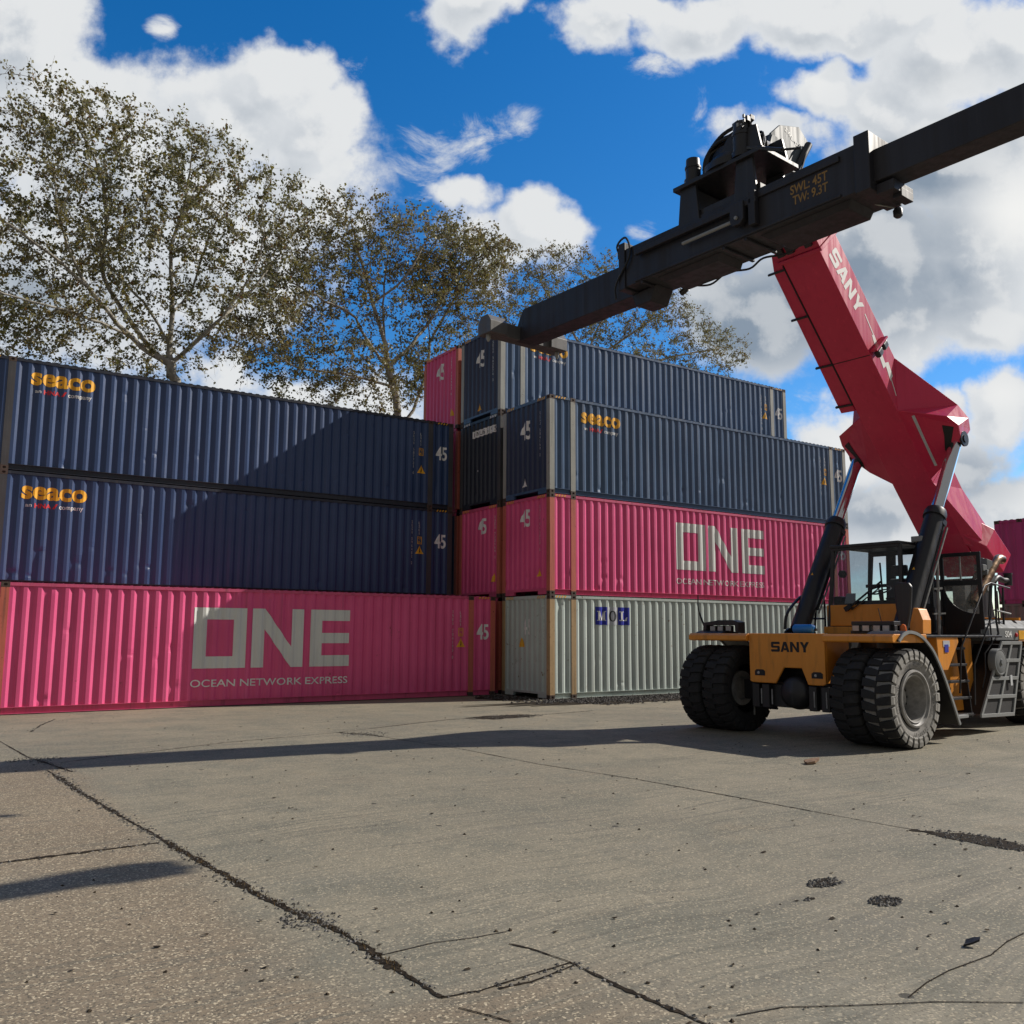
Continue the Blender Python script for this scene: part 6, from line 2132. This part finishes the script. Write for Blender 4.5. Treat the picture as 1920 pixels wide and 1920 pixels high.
# ladder
m = MB()
for k in range(5):
    z = 0.36 + k * 0.30; y = -11.26 + k * 0.022
    m.box((0.70, y, z), (1.58, y + 0.20, z + 0.045))
for x in (0.68, 1.585):
    m.bar((x, -11.16, 0.33), (x, -11.05, 1.79), 0.03, 0.14, up=(0, 1, 0))
part(m, 'ladder', 'black', bevel=0.006)
part(MB().box((0.66, -11.36, 0.345), (1.16, -11.2605, 0.40)), 'sunlit_step_plate', 'grey_paint', bevel=0.006)  # light grey plate: sunlight on the bottom step put into its colour
rails_px = [
    [(1800, 1300, -11.3), (1802, 1215, -11.3), (1846, 1098, -11.2), (1857, 1093, -11.2), (1893, 1103, -11.0)],
    [(1828, 1322, -11.28), (1827, 1245, -11.28), (1858, 1158, -11.28), (1859, 1096, -11.25)],
    [(1842, 1290, -11.2), (1848, 1262, -11.2), (1846, 1225, -11.2), (1860, 1205, -11.2), (1854, 1150, -11.2), (1856, 1098, -11.2)],
    [(1866, 1200, -11.1), (1872, 1188, -11.1), (1868, 1165, -11.1), (1866, 1098, -11.1)],
    [(1884, 1198, -10.9), (1882, 1170, -10.9), (1880, 1102, -10.9)],
    [(1861, 1143, -11.1), (1895, 1151, -10.9)],
    [(1871, 1102, -10.9), (1885, 1145, -10.7)], [(1875, 1192, -10.9), (1869, 1108, -10.9)],
]
for k, l in enumerate(rails_px):
    m = MB().tube([at(*p) for p in l], 0.017 if k not in (3, 4) else 0.022, 7)
    part(m, 'hand_rail', 'steel' if k == 5 else 'black', auto=60)
# exhaust pipe
a = at(1846, 1092, -10.85); b = at(1868, 1050, -10.85)
d = (b - a)
m = MB().tube(smooth_pts([a - d * 0.9, a, a.lerp(b, 0.85), b + Vector((0.10, 0, 0.03)), b + Vector((0.26, 0, 0.02))], 6), 0.095, 18, caps=False)
part(m, 'exhaust_pipe', 'exhaust', smooth=True)
m = MB().lathe(at(1890, 1085, -10.6), Z, [(-0.15, 0.001), (-0.15, 0.08), (0.08, 0.085), (0.09, 0.095), (0.12, 0.09), (0.125, 0.001)], 18)
part(m, 'air_intake', 'black', auto=40)
m = MB().tube(smooth_pts([at(1862, 1092, -10.7), at(1870, 1083, -10.7), at(1880, 1088, -10.65), at(1888, 1088, -10.6)], 5), 0.06, 10)
part(m, 'intake_hose', 'hose', smooth=True)
# blue canister on the deck
c = atg(1517, 1188, 1.85)
c = Vector((-0.95, -9.55, 1.843))
p0 = at(1498, 1180, -9.3); 
cn = empty('blue_canister', (-1.25, -9.66, 1.843), 'small bright blue plastic canister lying on the deck behind the front plate', 'canister')
M['blue_plastic'] = plain('bright blue plastic', (0.02, 0.20, 0.62), 0.4, var=0.1)
cn.location = mw((-1.25, -9.66, 1.843)); cn.rotation_euler = (0, 0, MTH)
q0 = Vector((-1.25, -9.42, 1.843 + 0.085))
m = MB().tube([q0, q0 + Vector((0.0, -0.02, 0)), q0 + Vector((0.05, -0.36, 0.0)), q0 + Vector((0.055, -0.39, -0.005))], [0.07, 0.085, 0.083, 0.055], 16)
m.build('body', M['blue_plastic'], cn, auto=40)
MB().tube([q0 + Vector((0.055, -0.39, -0.012)), q0 + Vector((0.06, -0.43, -0.015))], 0.025, 12).build('cap', M['black_mark'], cn)
# ------------------------------------------------------------------ far-apart pieces of one mesh become parts of their own
def split_far_pieces():
    done = {}
    for o in list(bpy.data.objects):
        if o.type != 'MESH' or o.parent is None or o.name.split('.')[0] in ('trunk', 'crown', 'rail_frame', 'underframe', 'roof', 'side_panel', 'end_panel'):
            continue
        me = o.data
        if me.users > 1 or len(me.vertices) > 6000:
            continue
        nv = len(me.vertices)
        root = list(range(nv))
        def find(i):
            while root[i] != i:
                root[i] = root[root[i]]
                i = root[i]
            return i
        for e in me.edges:
            a, b = find(e.vertices[0]), find(e.vertices[1])
            if a != b:
                root[max(a, b)] = min(a, b)
        isl = [find(i) for i in range(nv)]
        ids = sorted(set(isl))
        if len(ids) < 2 or len(ids) > 200:
            continue
        co = np.empty(nv * 3, dtype=np.float32)
        me.vertices.foreach_get('co', co)
        co = co.reshape(-1, 3)
        isl = np.array([ids.index(i) for i in isl])
        k = len(ids)
        lo = np.array([co[isl == i].min(0) for i in range(k)]); hi = np.array([co[isl == i].max(0) for i in range(k)])
        size = (hi - lo).max(1)
        gap = np.maximum(0, np.maximum(lo[:, None] - hi[None], lo[None] - hi[:, None]))
        near = np.sqrt((gap ** 2).sum(2)) <= np.maximum(0.02, 0.5 * np.maximum(size[:, None], size[None]))
        piece = list(range(k))
        ch = True
        while ch:
            ch = False
            for i in range(k):
                m = min(piece[j] for j in range(k) if near[i, j])
                if m < piece[i]:
                    piece[i] = m; ch = True
        kinds = sorted(set(piece))
        if len(kinds) < 2:
            continue
        vp = np.array([piece[i] for i in isl])
        base = o.name.split('.')[0]
        for n, kd in enumerate(kinds):
            bm = bmesh.new(); bm.from_mesh(me)
            bm.verts.ensure_lookup_table()
            bmesh.ops.delete(bm, geom=[bm.verts[i] for i in np.where(vp != kd)[0]], context='VERTS')
            nm = bpy.data.meshes.new(base)
            bm.to_mesh(nm); bm.free()
            for mt in me.materials:
                nm.materials.append(mt)
            if n == 0:
                first = nm
            else:
                q = o.copy(); q.data = nm; q.name = base
                COL.objects.link(q)
                q.parent = o.parent
        o.data = first

split_far_pieces()
